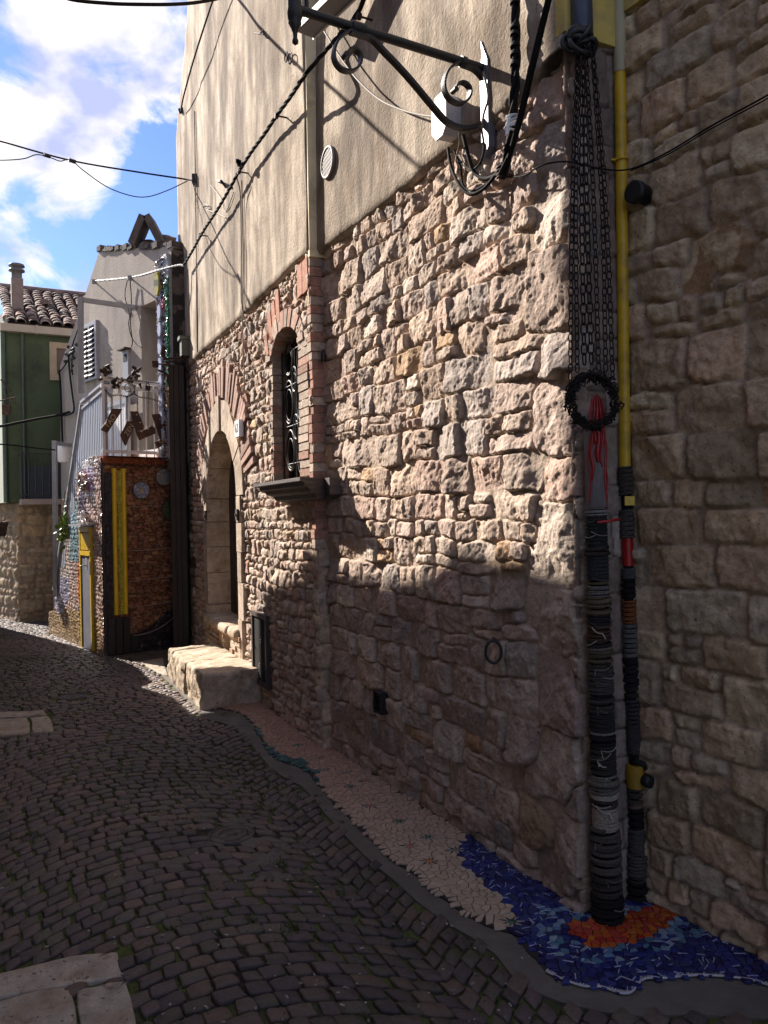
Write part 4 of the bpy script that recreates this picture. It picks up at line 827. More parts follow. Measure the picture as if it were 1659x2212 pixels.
for k in range(260):
    a=r.uniform(0,6.283); 
    if 4.9<a<5.15: continue
    da=r.uniform(.15,.5); rr0=Rw+r.gauss(0,.008); z0=r.gauss(0,.009); pts=[]
    for j in range(5):
        aa=a+da*j/4; rad=rr0+r.gauss(0,.006); pts.append(WC+np.array([math.cos(aa)*rad,z0+r.gauss(0,.004),math.sin(aa)*rad*1.1]))
    mb.tube(pts,r.uniform(.0018,.0042),5)
mb.build('wire_tangle',mCHN,t)
mb=MB(); chain(mb,[WC+np.array([math.cos(a)*.094,-.012,math.sin(a)*.10]) for a in np.linspace(1.9,4.6,30)],.024,.014,.0022); chain(mb,[WC+np.array([math.cos(a)*.078,-.016,math.sin(a)*.088]) for a in np.linspace(-1.2,3.3,30)],.02,.012,.002); mb.build('wreath_chain',mCHN,t)
# pipe stub and wire on the right wall
t=empty('pipe_stub','short black pipe stub sticking out of the shaded side wall','pipe'); c=RW.px(1396,422,0); n_=np.append(RW.n,0)
mb=MB(); mb.lathe(c,[(.036,-.02),(.036,.05),(.043,.05),(.043,.075),(.034,.075)],20,n_); mb.build('stub',mIRON,t)
mb=MB(); mb.tube(smoothpath([B.px(1080,383,.04),B.px(1130,380,.045),B.px(1160,362,.045),B.px(1190,352,.045),RT.px(1232,350,.05),RT.px(1300,365,.04),RW.px(1362,365,.055),RW.px(1440,330,.06),RW.px(1540,270,.06),RW.px(1659,205,.06),RW.px(1800,120,.06)],6),.0035,6)
mb.tube(smoothpath([RW.px(1362,369,.055),RW.px(1440,335,.058),RW.px(1540,276,.058),RW.px(1659,212,.058),RW.px(1800,127,.058)],6),.0025,6)
tag(mb.build('wall_cable',mCAB),'thin black cable running round the corner and up across the side wall','cable')

# ================================================================ lamp bracket on the wall
BP=B.px(1056,200,0)[:2]; BR=W(BP,116.6)
t=empty('lamp_bracket','black wrought iron scrolled lamp bracket jutting out over the street','bracket')
def bq(x,y,off=0): return BR.px(580.6+.4*x,.4*y,off)
mb=MB(); a=bq(1215,388);b=bq(125,42); mb.tube([a,b],.0185,14); mb.lathe(a+(b-a)*.17,[(.024,-.012),(.024,.012)],14,b-a); mb.lathe(a+(b-a)*.70,[(.026,-.03),(.026,.03)],14,b-a); mb.build('bracket_arm',mIRON,t)
def flatbar(mb,pts,wd=.016,th_=.0045):           # flat iron bent in the bracket's plane
    pts=smoothpath(pts,7); n_=np.array([BR.n[0],BR.n[1],0]); vs=[];m_=len(pts)
    for i,p in enumerate(pts):
        tt=pts[min(i+1,m_-1)]-pts[max(i-1,0)]; tt/=np.linalg.norm(tt); s=np.cross(tt,n_); s/=np.linalg.norm(s)
        for a_,b_ in((-1,-1),(1,-1),(1,1),(-1,1)): vs.append(p+n_*wd*a_+s*th_*b_)
    mb.add(vs,[(i*4+k,i*4+(k+1)%4,(i+1)*4+(k+1)%4,(i+1)*4+k) for i in range(m_-1) for k in range(4)]+[(3,2,1,0),((m_-1)*4,(m_-1)*4+1,(m_-1)*4+2,(m_-1)*4+3)])
mb=MB(); flatbar(mb,[bq(*p) for p in [(475,158),(415,180),(370,225),(350,285),(358,335),(392,375),(440,386),(480,366),(497,325),(488,287),(462,268),(435,270),(420,290),(412,302)]]); mb.build('scroll',mIRON,t)
mb=MB(); mb.lathe(bq(412,300),[(.011,-.018),(.011,.018)],12,(BR.n[0],BR.n[1],0)); mb.build('scroll_end',mIRON,t)
mb=MB(); flatbar(mb,[bq(*p) for p in [(1065,345),(1010,345),(965,385),(945,440),(950,495),(980,540),(1030,562),(1068,545),(1086,505),(1078,468),(1050,447),(1022,452),(1006,475),(1002,492)]]); mb.build('scroll',mIRON,t)
mb=MB(); mb.lathe(bq(1003,488),[(.011,-.018),(.011,.018)],12,(BR.n[0],BR.n[1],0)); mb.build('scroll_end',mIRON,t)
mb=MB(); flatbar(mb,[bq(*p) for p in [(1050,350),(1110,375),(1160,430),(1188,500),(1190,580),(1170,645),(1120,680),(1060,692),(1005,682),(950,650),(880,570),(780,450),(700,360),(620,278),(560,215),(500,190),(440,172)]],.015,.0075); mb.build('bracket_brace',mIRON,t)
mb=MB(); c=bq(140,42); mb.lathe(c,[(.026,.07),(.026,.0),(.030,-.02),(.028,-.045),(.022,-.052),(.027,-.06),(.016,-.082),(.009,-.10),(.008,-.118),(.0125,-.128),(.012,-.138),(.003,-.146)],16); mb.build('finial',mIRON,t)
mb=MB(); mb.tube([bq(140,20),bq(140,20)+np.array([0,0,.45])],.012,10); mb.tube([bq(205,50),bq(205,50)+np.array([0,0,.25]),bq(140,20)+np.array([0,0,.42])],.009,8); mb.build('lantern_stem',mIRON,t)
mb=MB(); c=bq(140,20)+np.array([0,0,.45]); mb.lathe(c,[(.03,0),(.07,.03),(.11,.30),(.13,.31),(.13,.33),(.06,.42),(.02,.45),(.01,.5)],8); mb.build('lantern',mIRON,t)
mb=MB(); n_=np.append(B.n,0)                     # pale back plate, a narrow pointed board
zt_p,zb_p=B.uz(1053,92)[1],B.uz(1066,350)[1]; pts=[(-.030,zb_p+.06),(.030,zb_p),(.034,zt_p-.12),(.012,zt_p-.07),(.022,zt_p),(-.03,zt_p-.10)]; pu_,_=B.uz(1060,210)
mb.wpoly(B,[(pu_+u*.9,z) for u,z in pts],.0,.035); mb.build('back_plate',mat('pale zinc',(.20,.20,.235),rough=.4,var=.2,bump=.1,metal=.3),t)
# junction box
t=empty('junction_box','pale grey eight-sided junction box behind the lamp bracket','box')
u,z=B.uz(992,262); mb=MB(); h_=.095;w_=.062; oct_=[(u+w_,z-h_*.6),(u+w_*.45,z-h_),(u-w_*.45,z-h_),(u-w_,z-h_*.6),(u-w_,z+h_*.6),(u-w_*.45,z+h_),(u+w_*.45,z+h_),(u+w_,z+h_*.6)]
mb.wpoly(B,oct_,.0,.10); mb.build('box_body',mat('box plastic',(.42,.42,.44),rough=.5,var=.1,vs=60,bump=.3,bs=200),t)
mb=MB(); mb.wpoly(B,[(u+(a-u)*1.05,z+(b-z)*1.05) for a,b in oct_],.10,.112); mb.build('box_lid',MATS['box plastic'],t)
def wirepx(name,label,segs,mat_=mCAB,group=None,cat='cable'):
    mb=MB()
    for w_,pts,r_ in segs: mb.tube(smoothpath([ (w_ if len(p)<4 else p[3]).px(p[0],p[1],p[2]) for p in pts],6),r_,6)
    return tag(mb.build(name,mat_),label,cat,group)
z1=lambda x,y,o=.05:(580.6+.4*x,.4*y,o)
wirepx('black_cable','thick black cables looping below the junction box to the wall cleat',[
 (B,[z1(968,800,.06),z1(985,900,.07),z1(1030,1000,.08),z1(1090,1050,.07),z1(1160,1020,.05),z1(1220,950,.04),z1(1262,880,.04)],.008),
 (B,[z1(1050,730,.08),z1(1075,830,.07),z1(1110,930,.05),z1(1170,965,.04),z1(1240,940,.04)],.009),
 (B,[z1(1150,700,.05),z1(1162,800,.06),z1(1140,880,.06),z1(1090,915,.05),z1(1030,870,.05),z1(1000,820,.05)],.005),
 (B,[z1(1000,810,.06),z1(1035,900,.05),z1(1050,1000,.045),z1(1100,1030,.04),z1(1180,990,.04)],.005)])
wirepx('black_cable','thin curly wires hanging from the bracket foot past the junction box',[
 (B,[z1(985,650,.14),z1(1022,700,.12),z1(1030,770,.1),z1(1012,850,.07),z1(1012,880,.06)],.0035),
 (B,[z1(1020,820,.05),z1(1060,900,.05),z1(1050,960,.05)],.004),
 (B,[z1(1158,390,.10),z1(1185,520,.09),z1(1160,620,.06),z1(1150,700,.05)],.005)],mCABG)
mb=MB(); r=random.Random(2)
def bundle(mb,w_,pts,r_,tw=.03,k=3,rad=None):
    c=smoothpath([w_.px(*p) if len(p)<4 else p[3].px(*p[:3]) for p in pts],14); rad=rad or r_*1.1
    L_=0
    acc=[0]
    for a,b in zip(c[:-1],c[1:]): acc.append(acc[-1]+np.linalg.norm(b-a))
    for j in range(k):
        q=[]
        for i,p in enumerate(c):
            d=c[min(i+1,len(c)-1)]-c[max(i-1,0)]; d/=np.linalg.norm(d); x=np.cross(d,(w_.n[0],w_.n[1],0)); x/=np.linalg.norm(x); y=np.cross(d,x); a=acc[i]/tw+j*6.283/k; q.append(p+(x*math.cos(a)+y*math.sin(a))*rad)
        mb.tube(q,r_,6)
bundle(mb,B,[(1083,385,.05),(1098,330,.06),(1108,240,.06),(1114,150,.06),(1114,60,.06),(1110,-60,.06)],.010,.05,3)
for y in (6,60,75,100,118,140): c=B.px(1113,y,.065); mb.lathe(c,[(.02,-.01),(.02,.01)],10,(.3,.3,1))
tag(mb.build('cable_bundle',mCAB),'lumpy black cable bundle climbing the plaster above the cleat','cable')
wirepx('black_cable','straight taut pair of black cables slanting up from the cleat',[(B,[(1090,372,.05),(1120,260,.09),(1155,110,.11),(1190,-30,.13)],.009),(B,[(1093,372,.05),(1126,262,.08),(1162,112,.09),(1196,-30,.11)],.006)])
t=empty('cable_cleat','white wire tie and iron cleat binding the black cables to the wall','cleat')
mb=MB(); c=B.px(1108,262,.08); mb.tube(helix(c-np.array([0,0,.03]),c+np.array([0,0,.03]),.03,.024,.005,.02,4,.004),.006,6); mb.tube([c+np.array([-.02,-.02,0]),c+np.array([-.03,-.03,-.07])],.008,6); mb.build('white_tie',mPVC,t)
mb=MB(); c=B.px(1083,375,.05); mb.tube(helix(c-np.array([0,0,.02]),c+np.array([0,0,.03]),.018,.018,.005,.014),.005,6); mb.tube([c,c-np.append(B.n*.06,0)],.008,8); mb.build('cleat',mRUST,t)
wirepx('slack_cable','pale slack cable drooping from the bracket arm to the junction box',[(B,[(683,42,.10),(705,75,.10),(740,130,.09),(775,175,.09),(820,215,.09),(870,238,.09),(920,250,.09),(962,251,.10)],.0055)],mCABG)
# twisted line climbing both front walls
t=empty('twisted_cable','long twisted black overhead cable climbing the plastered wall from far corner','cable')
mb=MB(); bundle(mb,A,[(394,577,.12),(412,548,.11),(440,498,.11),(470,452,.11),(500,400,.11),(515,372,.11),(545,325,.11),(572,288,.11),(597,250,.11),(625,212,.11),(662,158,.11),(705,108,.10,B),(745,62,.10,B),(770,32,.10,B),(800,-30,.10,B)],.0072,.05,3); mb.build('cable_strand',mCAB,t)
mb=MB()
for w_,x,y in ((A,516,371),(A,597,250),(A,432,508),(B,775,35)):
    c=w_.px(x,y,.11); n_=np.append(w_.n,0); mb.lathe(c-n_*.012,[(.020,0),(.020,.024)],10,n_); mb.tube([c,c-n_*.06,c-n_*.13],.006,6); mb.build('cable_hook',mRUST,t); mb=MB()
mb=MB(); c=A.px(519,352,.13); r=random.Random(3)
for k in range(5): mb.box(c+np.array([r.uniform(-.02,.02),0,r.uniform(-.02,.02)]),.014,.014,.014)
mb.build('cable_splice',mIRON,t)
wirepx('drop_cable','thin cable dropping straight down near the far edge of the plaster',[(A,[(420,240,.05),(422,380,.05),(424,560,.05),(426,760,.05)],.0065)],mCABG)
wirepx('drop_cable','thin pair of cables dropping from the splice down past the stonework',[(A,[(512,385,.09),(519,420,.06),(521,520,.05),(521,640,.05),(523,665,.055),(532,700,.04),(548,740,.035)],.0055),(A,[(522,390,.09),(523,440,.06),(525,560,.05),(524,700,.05),(527,790,.04),(528,830,.04),(524,848,.03)],.0055)],mCABG)
wirepx('loose_wire','short bent wire loop stuck on the upper plaster',[(A,[(550,71,.045),(562,72,.06),(568,66,.06),(570,76,.05),(578,83,.05)],.005),(A,[(562,72,.06),(572,78,.05),(574,82,.045)],.004)],mRUST,None,'wire')
c=A.px(618,123,.05); mb=MB()
for dx,dz,R1,R2 in ((0,0,.032,.032),(.085,-.05,.055,.035)): mb.tube([c+np.append(-A.d*(dx+R1*math.cos(a)),0)+np.array([0,0,dz+R2*math.sin(a)-dx*.3*math.cos(a)]) for a in np.linspace(0,6.283,20,endpoint=False)],.005,6,True)
tag(mb.build('loose_wire',mRUST),'rusty wire bent in two loops on the upper plaster','wire')
wirepx('thin_cable','thin cable slanting down from the roof to the far corner hook',[(A,[(470,-30,.14),(445,45,.14),(418,130,.14),(396,210,.12),(391,240,.08)],.009)])
t=empty('corner_hook','small black hook at the far upper corner of the plaster','hook'); mb=MB(); c=A.px(392,239,.05); mb.lathe(c,[(.03,-.03),(.03,.03)],10,(1,0,.3)); mb.tube([c,A.px(405,262,.0)],.012,6); mb.build('hook',mIRON,t)
# overhead wires crossing the street
def airwire(name,label,pts,r_,m=mCAB):
    mb=MB(); mb.tube(smoothpath([P(*p) for p in pts],8),r_,6); return tag(mb.build(name,m),label,'cable')
a5=A.px(455,392,.08)
airwire('overhead_wire','upper taut wire crossing the sky from the left to the wall corner box',[(-60,292,8.4),(0,305,8.5),(150,346,8.6),(300,372,8.7),(387,385,8.75),(428,391,8.5),(476,391,8.1)],.009)
airwire('overhead_wire','slack thin wire looping below the taut wire against the sky',[(-60,342,8.3),(0,346,8.3),(50,343,8.4),(80,334,8.45),(110,341,8.5),(130,348,8.5),(152,345,8.5),(180,368,8.6),(230,403,8.65),(280,422,8.7),(318,425,8.7),(360,412,8.7),(405,391,8.7)],.0055)
mb=MB()
for a,b in(((95,334),(108,338)),((148,345),(163,350))): mb.tube([P(*a,8.5),P(*b,8.55)],.022,8)
c=P(428,389,8.5); mb.box(c,.055,.05,.05)
c=A.px(452,391,.14); mb.tube([P(436,388,8.4),P(450,383,8.25),P(466,392,8.1),A.px(478,391,.1),A.px(492,410,.0)],.012,6); mb.tube([P(436,391,8.4),P(455,397,8.2),P(470,393,8.1)],.010,6); mb.lathe(P(470,392,8.1),[(.025,-.06),(.035,0),(.02,.06)],10,(1,-.8,.1))
tag(mb.build('wire_clamp',mIRON),'black wire clamp and splices holding the taut wire at the wall','clamp')
airwire('overhead_wire','thick dark cable crossing the very top of the sky',[(100,-25,6),(150,-2,6),(230,7,6.1),(300,9.5,6.2),(380,9,6.4),(440,3,6.6),(520,-14,6.9)],.013)
wirepx('loose_wire','thin loose curl of wire under the clamp on the plaster',[(A,[(455,400,.05),(478,430,.04),(485,455,.04),(492,450,.04),(505,415,.04)],.004),(A,[(437,446,.04),(444,441,.05),(450,446,.05),(446,452,.04),(470,462,.04),(487,470,.04)],.004)],mCABG,None,'wire')
t=empty('meter_box','small dark green box at the lower far corner of the plaster','box'); mb=MB(); u,z=A.uz(415,752); mb.wbox(A,u-.07,u+.07,z-.10,z+.08,.03,.13); mb.wpoly(A,[(u-.08,z+.08),(u+.08,z+.08),(u+.06,z+.12),(u-.06,z+.12)],.02,.15); mb.build('box_body',mat('dull green metal',(.10,.10,.08),rough=.6,bump=.1),t)
mb=MB(); mb.tube(smoothpath([A.p(u,z-.1,.06),A.p(u-.02,z-.22,.05),A.p(u-.08,z-.26,.04)],5),.006,6); mb.build('box_wire',mCAB,t)
t=empty('iron_stub','small rusty iron hook in the lower far wall beside the arch','hook'); mb=MB(); mb.wbox(A,*[A.uz(423,1250)[0]+k for k in(-.025,.025)],.95,1.08,-.02,.03); mb.build('hook',mRUST,t)
t=empty('black_wall_fixture','small dark fixture on the brick corner beside the window','fixture'); mb=MB(); c=B.px(689,768,.06); mb.lathe(c-np.append(B.n*.03,0),[(.015,-.04),(.018,0),(.01,.04)],12,(0,0,1)); mb.tube([c-np.append(B.n*.03,0),c-np.append(B.n*.07,0)],.006,6); mb.build('fixture_body',mIRON,t)

# ================================================================ mosaic-clad stair with terrace
ter=empty('mosaic_stair_block','stair and terrace block clad in mosaic with orange stone side','staircase')
OR=np.array([-2.52,9.42]); od=OR-M0; oL=np.linalg.norm(od); od/=oL
oang=math.degrees(math.atan2(-od[0],od[1])); O=W(M0,oang)   # runs from the street corner back to the dark casing
if O.n[1]>0 or O.n[0]<0: O.n=-O.n
outl=[(111,1367),(111,1320),(122,1318),(124,1288),(134,1286),(136,1225),(147,1223),(148,1165),(158,1163),(160,1110),(168,1107),(170,1050),(180,1040),(183,995),(205,985),(235,984)]
mp_=[M.uz(*p) for p in outl]; topz=2.22
Lm=layout(-.2,2.7,-.1,2.5,(.03,.06),(.6,1.3),random.Random(3),.1)
zone=lambda x,c: None
def colM(U,Z,col,ids,L,pm,h):
    # colours of the relief mosaic by place on the wall
    W1=U+.09*fbm(U*2.5,Z*1.4,3,70); base=np.array((.36,.27,.24))*np.ones(col.shape)
    def put(mask,c): 
        nonlocal base; base=np.where(mask[...,None],np.array(c),base)
    put(Z<.42,(.30,.21,.12)); put((Z>=.42+.12*np.sin(U*6))&(Z<.78+.15*np.sin(U*5))&(U>1.35),(.27,.25,.34)); put((Z>.80)&(Z<1.12+.1*np.sin(U*7))&(U>1.4),(.42,.37,.33))
    put((Z>.95)&(Z<1.5)&(W1>1.5),(.32,.22,.24)); put((W1>1.62)&(W1<1.8)&(Z>1.1)&(Z<1.55),(.38,.10,.04))
    put((W1<.95)&(W1>.62)&(Z>.55)&(Z<1.25),(.40,.12,.035)); put((W1<1.32)&(W1>.9)&(Z>1.02)&(Z<1.78),(.16,.25,.28)); put((W1>.62)&(W1<.78)&(Z>.85)&(Z<1.75),(.07,.05,.045))
    put((W1<.75)&(W1>.25)&(Z>1.85),(.36,.28,.38)); put((W1<.85)&(W1>.6)&(Z>1.6)&(Z<2.02),(.10,.07,.10)); put((Z>2.12),(.42,.39,.37))
    put(U<.12,(.30,.20,.16))
    v=np.random.RandomState(3).uniform(.55,1.35,len(L))[ids][...,None]; return np.clip(base*1.8,0,.85)*v*(.35+.65*pm)
mpoly=[(u,z) for u,z in mp_]+[(0,-.05),(mp_[0][0],-.05)]
maskM=lambda u,z: ~inpoly(u,z,mpoly)
rubble('mosaic_relief',M,0,2.45,-.02,2.26,.010,Lm,71,ter,relief=.008,gap=.001,bev=.006,mort=(.16,.13,.12),colf=colM,m=mFEA,mask=maskM,base=.03,facet=.5,fine=.004,skirt=.0,p=2.4)
Lo=layout(-.1,1.1,-.1,2.4,(.022,.045),(1.6,3.4),random.Random(5),.1)
def colO(U,Z,col,ids,L,pm,h):
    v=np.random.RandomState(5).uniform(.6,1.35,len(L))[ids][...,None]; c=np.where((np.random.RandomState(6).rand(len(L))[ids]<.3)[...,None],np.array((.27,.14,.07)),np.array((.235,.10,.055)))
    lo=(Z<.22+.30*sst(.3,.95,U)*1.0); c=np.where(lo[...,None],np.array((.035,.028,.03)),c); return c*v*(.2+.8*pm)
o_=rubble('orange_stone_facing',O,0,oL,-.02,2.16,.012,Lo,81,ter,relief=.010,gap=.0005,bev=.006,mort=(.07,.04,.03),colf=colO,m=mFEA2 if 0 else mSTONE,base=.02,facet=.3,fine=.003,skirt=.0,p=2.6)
stair=[(u,min(z,topz)) for u,z in mp_]
mb=MB(); bk=od*.80-np.array(O.n)*.02
mb.prism([M.p(u,z,0.0) for u,z in stair+[(0,topz),(0,-.05),(stair[0][0],-.05)]],(bk[0],bk[1],0)); 
mb.prism([(M0[0],M0[1],-.05),(OR[0],OR[1],-.05),(OR[0]-.1,OR[1]+.5,-.05),(M0[0]+bk[0]*.6-.2,M0[1]+bk[1]+.2,-.05)],(0,0,topz+.03)); mb.build('stair_core',mTER2,ter)
def opw(u0,u1,z0,z1,o0,o1,mb): 
    c=(O.p(u0,z0,0)+O.p(u1,z1,0))/2; c+=np.append(O.n,0)*(o0+o1)/2; mb.box(c,abs(u1-u0)/2,(o1-o0)/2,(z1-z0)/2,((O.d[0],O.d[1],0),(O.n[0],O.n[1],0),(0,0,1)))
mb=MB(); r=random.Random(5)
for i in range(26): k=r.uniform(.8,1.15); mb.col=(.33*k,.10*k,.05*k); opw(-.02+i*oL/25,-.02+(i+.9)*oL/25,2.155,2.235,-.05,.05,mb)
mb.build('brick_trim',mBRK,ter)
mb=MB(); 
for k in range(9): mb.tube(smoothpath([O.p(.06+k*.10,2.14,.05),O.p(.11+k*.10,2.125,.055),O.p(.16+k*.10,2.14,.05)],4),.005,5)
mb.build('trim_string',mRUST,ter)
def ou(px,py,off=.03): return O.uz(px,py,off)
# yellow bordered panel
a,_=ou(240,1020);b,_=ou(249,1020);c1,_=ou(261,1020);d1,_=ou(269,1020); zt_=ou(250,1016)[1]; zb1=ou(250,1328)[1]
mb=MB()
for u in ((a+b)/2-.0,(c1+d1)/2): mb.tube([O.p(u,zb1,.045),O.p(u,zt_,.045)],.026,12); mb.lathe(O.p(u,zt_,.045),[(.034,-.02),(.034,.02)],12)
mb.build('yellow_pole',mYO,ter)
mb=MB(); r=random.Random(3); pp=voronoi([(r.uniform(0,.2),r.uniform(0,zt_-zb1)) for _ in range(240)],.08,.0022)
def clipr(p,x0,x1,y0,y1):
    for a_,b_,c_ in((1,0,x1),(-1,0,-x0),(0,1,y1),(0,-1,-y0)):
        p=clipc(p,a_,b_,c_)
        if len(p)<3: return p
    return p
for q in pp:
    k=r.uniform(.75,1.2)
    q=clipr(q,.03,.19,0,zt_-zb1)
    if len(q)<3: continue
    mb.col=(.38*k,.36*k,.05*k) if np.mean([x for x,_ in q])>.075 else (.36*k,.13*k,.03*k)
    mb.wpoly(O,[(a+x*(d1-a)/.22+.01,zb1+y) for x,y in q],.03,.048)
mb.build('green_tile_panel',mTILE,ter)
mb=MB(); mb.wpoly(O,[(a+.02,zb1),(d1-.01,zb1),(d1-.01,zt_),(a+.02,zt_)],.0,.035); mb.build('panel_bed',mat('panel grout',(.04,.04,.015),var=.2),ter)
mb=MB(); r=random.Random(8); uc,_=ou(233,1100)      # dark corner tiles
mb.col=(.02,.018,.025); q=voronoi([(r.uniform(0,.075),r.uniform(0,2.1)) for _ in range(240)],.07,.002)
for p in q:
    p=clipr(p,0,.075,.05,2.05)
    if len(p)>2: k=r.uniform(.5,2.2); mb.col=(.018*k,.015*k,.025*k); mb.wpoly(O,[(x-.005,y) for x,y in p],.015,.045)
mb.col=(.02,.018,.018)
for k in range(4): mb.wbox(O,.0+k*.085,.08+k*.085,.02,.40-.03*k,.0,.05) if 0 else opw(.005+k*.085,.08+k*.085,.02,.42 if k<3 else .2,.0,.055,mb)
mb.build('black_tile_corner',mTILE,ter)
mb=MB(); mb.col=(.3,.22,.2); r=random.Random(2)
for zz in (1.66,1.16,.82,.52):
    mb.tube([O.p(.27+k*.045,zz+r.uniform(-.005,.005)+(.02*k/14),.03) for k in range(15)],.0045,5)
mb.tube(smoothpath([O.p(.30,.20,.04),O.p(.5,.22,.04),O.p(.7,.30,.04),O.p(.85,.42,.04),O.p(.92,.55,.04)],6),.006,5)
mb.build('mortar_line',mBRK,ter)
for px_,py_,rad,cc in ((306,1059,.095,'b'),(355,1031,.095,'w'),(372,1100,.12,'g')):
    u,z=ou(px_,py_,.05); mb=MB(); r=random.Random(px_)
    cir=[(u+rad*math.cos(a_),z+rad*math.sin(a_)) for a_ in np.linspace(0,6.283,28,endpoint=False)]
    mb.col=(.02,.02,.025); mb.wpoly(O,[(u+(x-u)*1.06,z+(y-z)*1.06) for x,y in cir],.0,.035)
    for q in voronoi([(r.uniform(-rad,rad),r.uniform(-rad,rad)) for _ in range(70)],.06,.0015):
        q=[p for p in q]; 
        if len(q)<3: continue
        q2=[]
        for x,y in q: d_=math.hypot(x,y); s_=min(1,rad/(d_+1e-9)); q2.append((x*s_,y*s_))
        if max(abs(np.array(q2)[:,0]).max(),0)<.004: continue
        cx_,cy_=np.mean(q2,0); k=r.uniform(.7,1.2); dd=math.hypot(cx_,cy_)
        mb.col={'b':(.40*k,.33*k,.22*k) if dd<rad*.35 else (.22*k,.25*k,.36*k) if r.random()<.6 else (.40*k,.40*k,.45*k),'w':(.36*k,.33*k,.30*k),'g':(.10*k,.12*k,.06*k)}[cc]
        mb.wpoly(O,[(u+x,z+y) for x,y in q2],.03,.048)
    mb.build('round_tile_medallion',mTILE,ter)
# narrow grey door with yellow louvre in the mosaic face
dr=bpy.data.objects.new('narrow_door',None); link(dr,ter)
def mz(px,py,off=.06): return M.uz(px,py,off)
ua,ub=mz(174,1280)[0],mz(196,1280)[0]; zt_=mz(185,1200)[1]; zl=mz(185,1142)[1]
mb=MB(); mb.wbox(M,min(ua,ub)+.012,max(ua,ub)-.008,.02,zt_,.03,.050); mb.build('door_leaf',mat('blue grey door paint',(.16,.165,.21),rough=.5,var=.2,vs=5,bump=.1),dr)
mb=MB(); 
for u in (min(ua,ub),max(ua,ub)): mb.wbox(M,u-.014,u+.014,.02,zl+.02,.03,.062)
mb.wbox(M,min(ua,ub),max(ua,ub),zt_,zt_+.05,.03,.066); mb.wbox(M,min(ua,ub),max(ua,ub),zl-.04,zl+.02,.03,.066); mb.build('yellow_frame',mYO,dr)
mb=MB()
for k in range(16): z=zt_+.07+(zl-.06-zt_-.07)*k/15; mb.wbox(M,min(ua,ub)+.03,max(ua,ub)-.03,z-.004,z+.006,.04,.058)
mb.build('yellow_louvre',mYO,dr); mb=MB(); mb.wbox(M,min(ua,ub)+.02,max(ua,ub)-.02,zt_+.05,zl-.04,.03,.042); mb.build('louvre_backing',mat('olive mesh',(.22,.17,.02),rough=.6,bump=0),dr)
mb=MB(); mb.wbox(M,min(ua,ub)-.04,max(ua,ub)+.05,zl+.03,zl+.055,.03,.17); mb.build('door_hood',mGREY,dr)
mb=MB(); mb.wbox(M,min(ua,ub)+.05,min(ua,ub)+.10,.95,1.08,.075,.085); mb.tube([M.p(min(ua,ub)+.07,1.0,.085),M.p(min(ua,ub)+.07,1.0,.13),M.p(min(ua,ub)+.16,.99,.13)],.008,6); mb.build('door_handle',mGREY,dr)
# oval openings with rims
for px_,py_,ru,rz,m1,m2 in ((178,1042,.085,.10,mat('cream rim',(.5,.42,.34),rough=.4,bump=0),mat('amber dish',(.42,.17,.02),rough=.3,bump=0)),(183,1116,.05,.06,mPVC,mBLK)):
    u,z=mz(px_,py_); t_=bpy.data.objects.new('oval_niche',None); link(t_,ter)
    mb=MB(); mb.tube([M.p(u+ru*math.cos(a_),z+rz*math.sin(a_),.08) for a_ in np.linspace(0,6.283,24,endpoint=False)],.014,8,True); mb.build('rim',m1,t_)
    mb=MB(); mb.wpoly(M,[(u+ru*math.cos(a_),z+rz*math.sin(a_)) for a_ in np.linspace(0,6.283,24,endpoint=False)],.03,.065); mb.build('dish',m2,t_)
mb=MB(); r=random.Random(12)                     # feather-like shards set round the top and openings
for i in range(150):
    px_,py_,sp_=r.choice([(200,985,24),(183,1040,10),(186,1120,8),(215,1010,14),(230,990,5),(178,1030,12)]); u,z=mz(px_+r.gauss(0,sp_*.5),py_+r.gauss(0,sp_*.6)); a_=r.uniform(0,6.28); L_=r.uniform(.04,.09); k=r.uniform(.5,1.1); mb.col=(.42*k,.36*k,.35*k) if r.random()<.7 else (.4*k,.2*k,.12*k)
    if u>1.1 or u<0 or z>2.24: continue
    p=M.p(u,z,.05); q_=M.p(u+L_*math.cos(a_),z+L_*math.sin(a_),.05+r.uniform(.02,.06)); mb.tube([p,(p+q_)/2+np.append(M.n*.01,0),q_],[.006,.008,.001],5)
mb.build('shard_feathers',mFEA,ter)
# terrace railing
rail=empty('terrace_railing','pale metal railing on the terrace edge above the orange stone wall','railing')
def orl(px,py,off=.0): u,z=O.uz(px,py,off); return O.p(u,z,off)
mb=MB(); zT,zR,zR2,zB=2.24,3.10,3.02,2.29
for z,w_ in ((zR,.05),(zR2,.04),(zB,.035)): mb.bar(O.p(.0,z,-.03),O.p(oL+.05,z-.0,-.03),.03,w_)
mb.build('rail',mWHI,rail)
for i in range(9):
    u=.03+(oL-.0)*i/8; mb=MB(); wd=.032 if i in(0,8) else .013; mb.bar(O.p(u,zT,-.03),O.p(u,zR,-.03),wd,wd); mb.build('baluster',mWHI,rail)
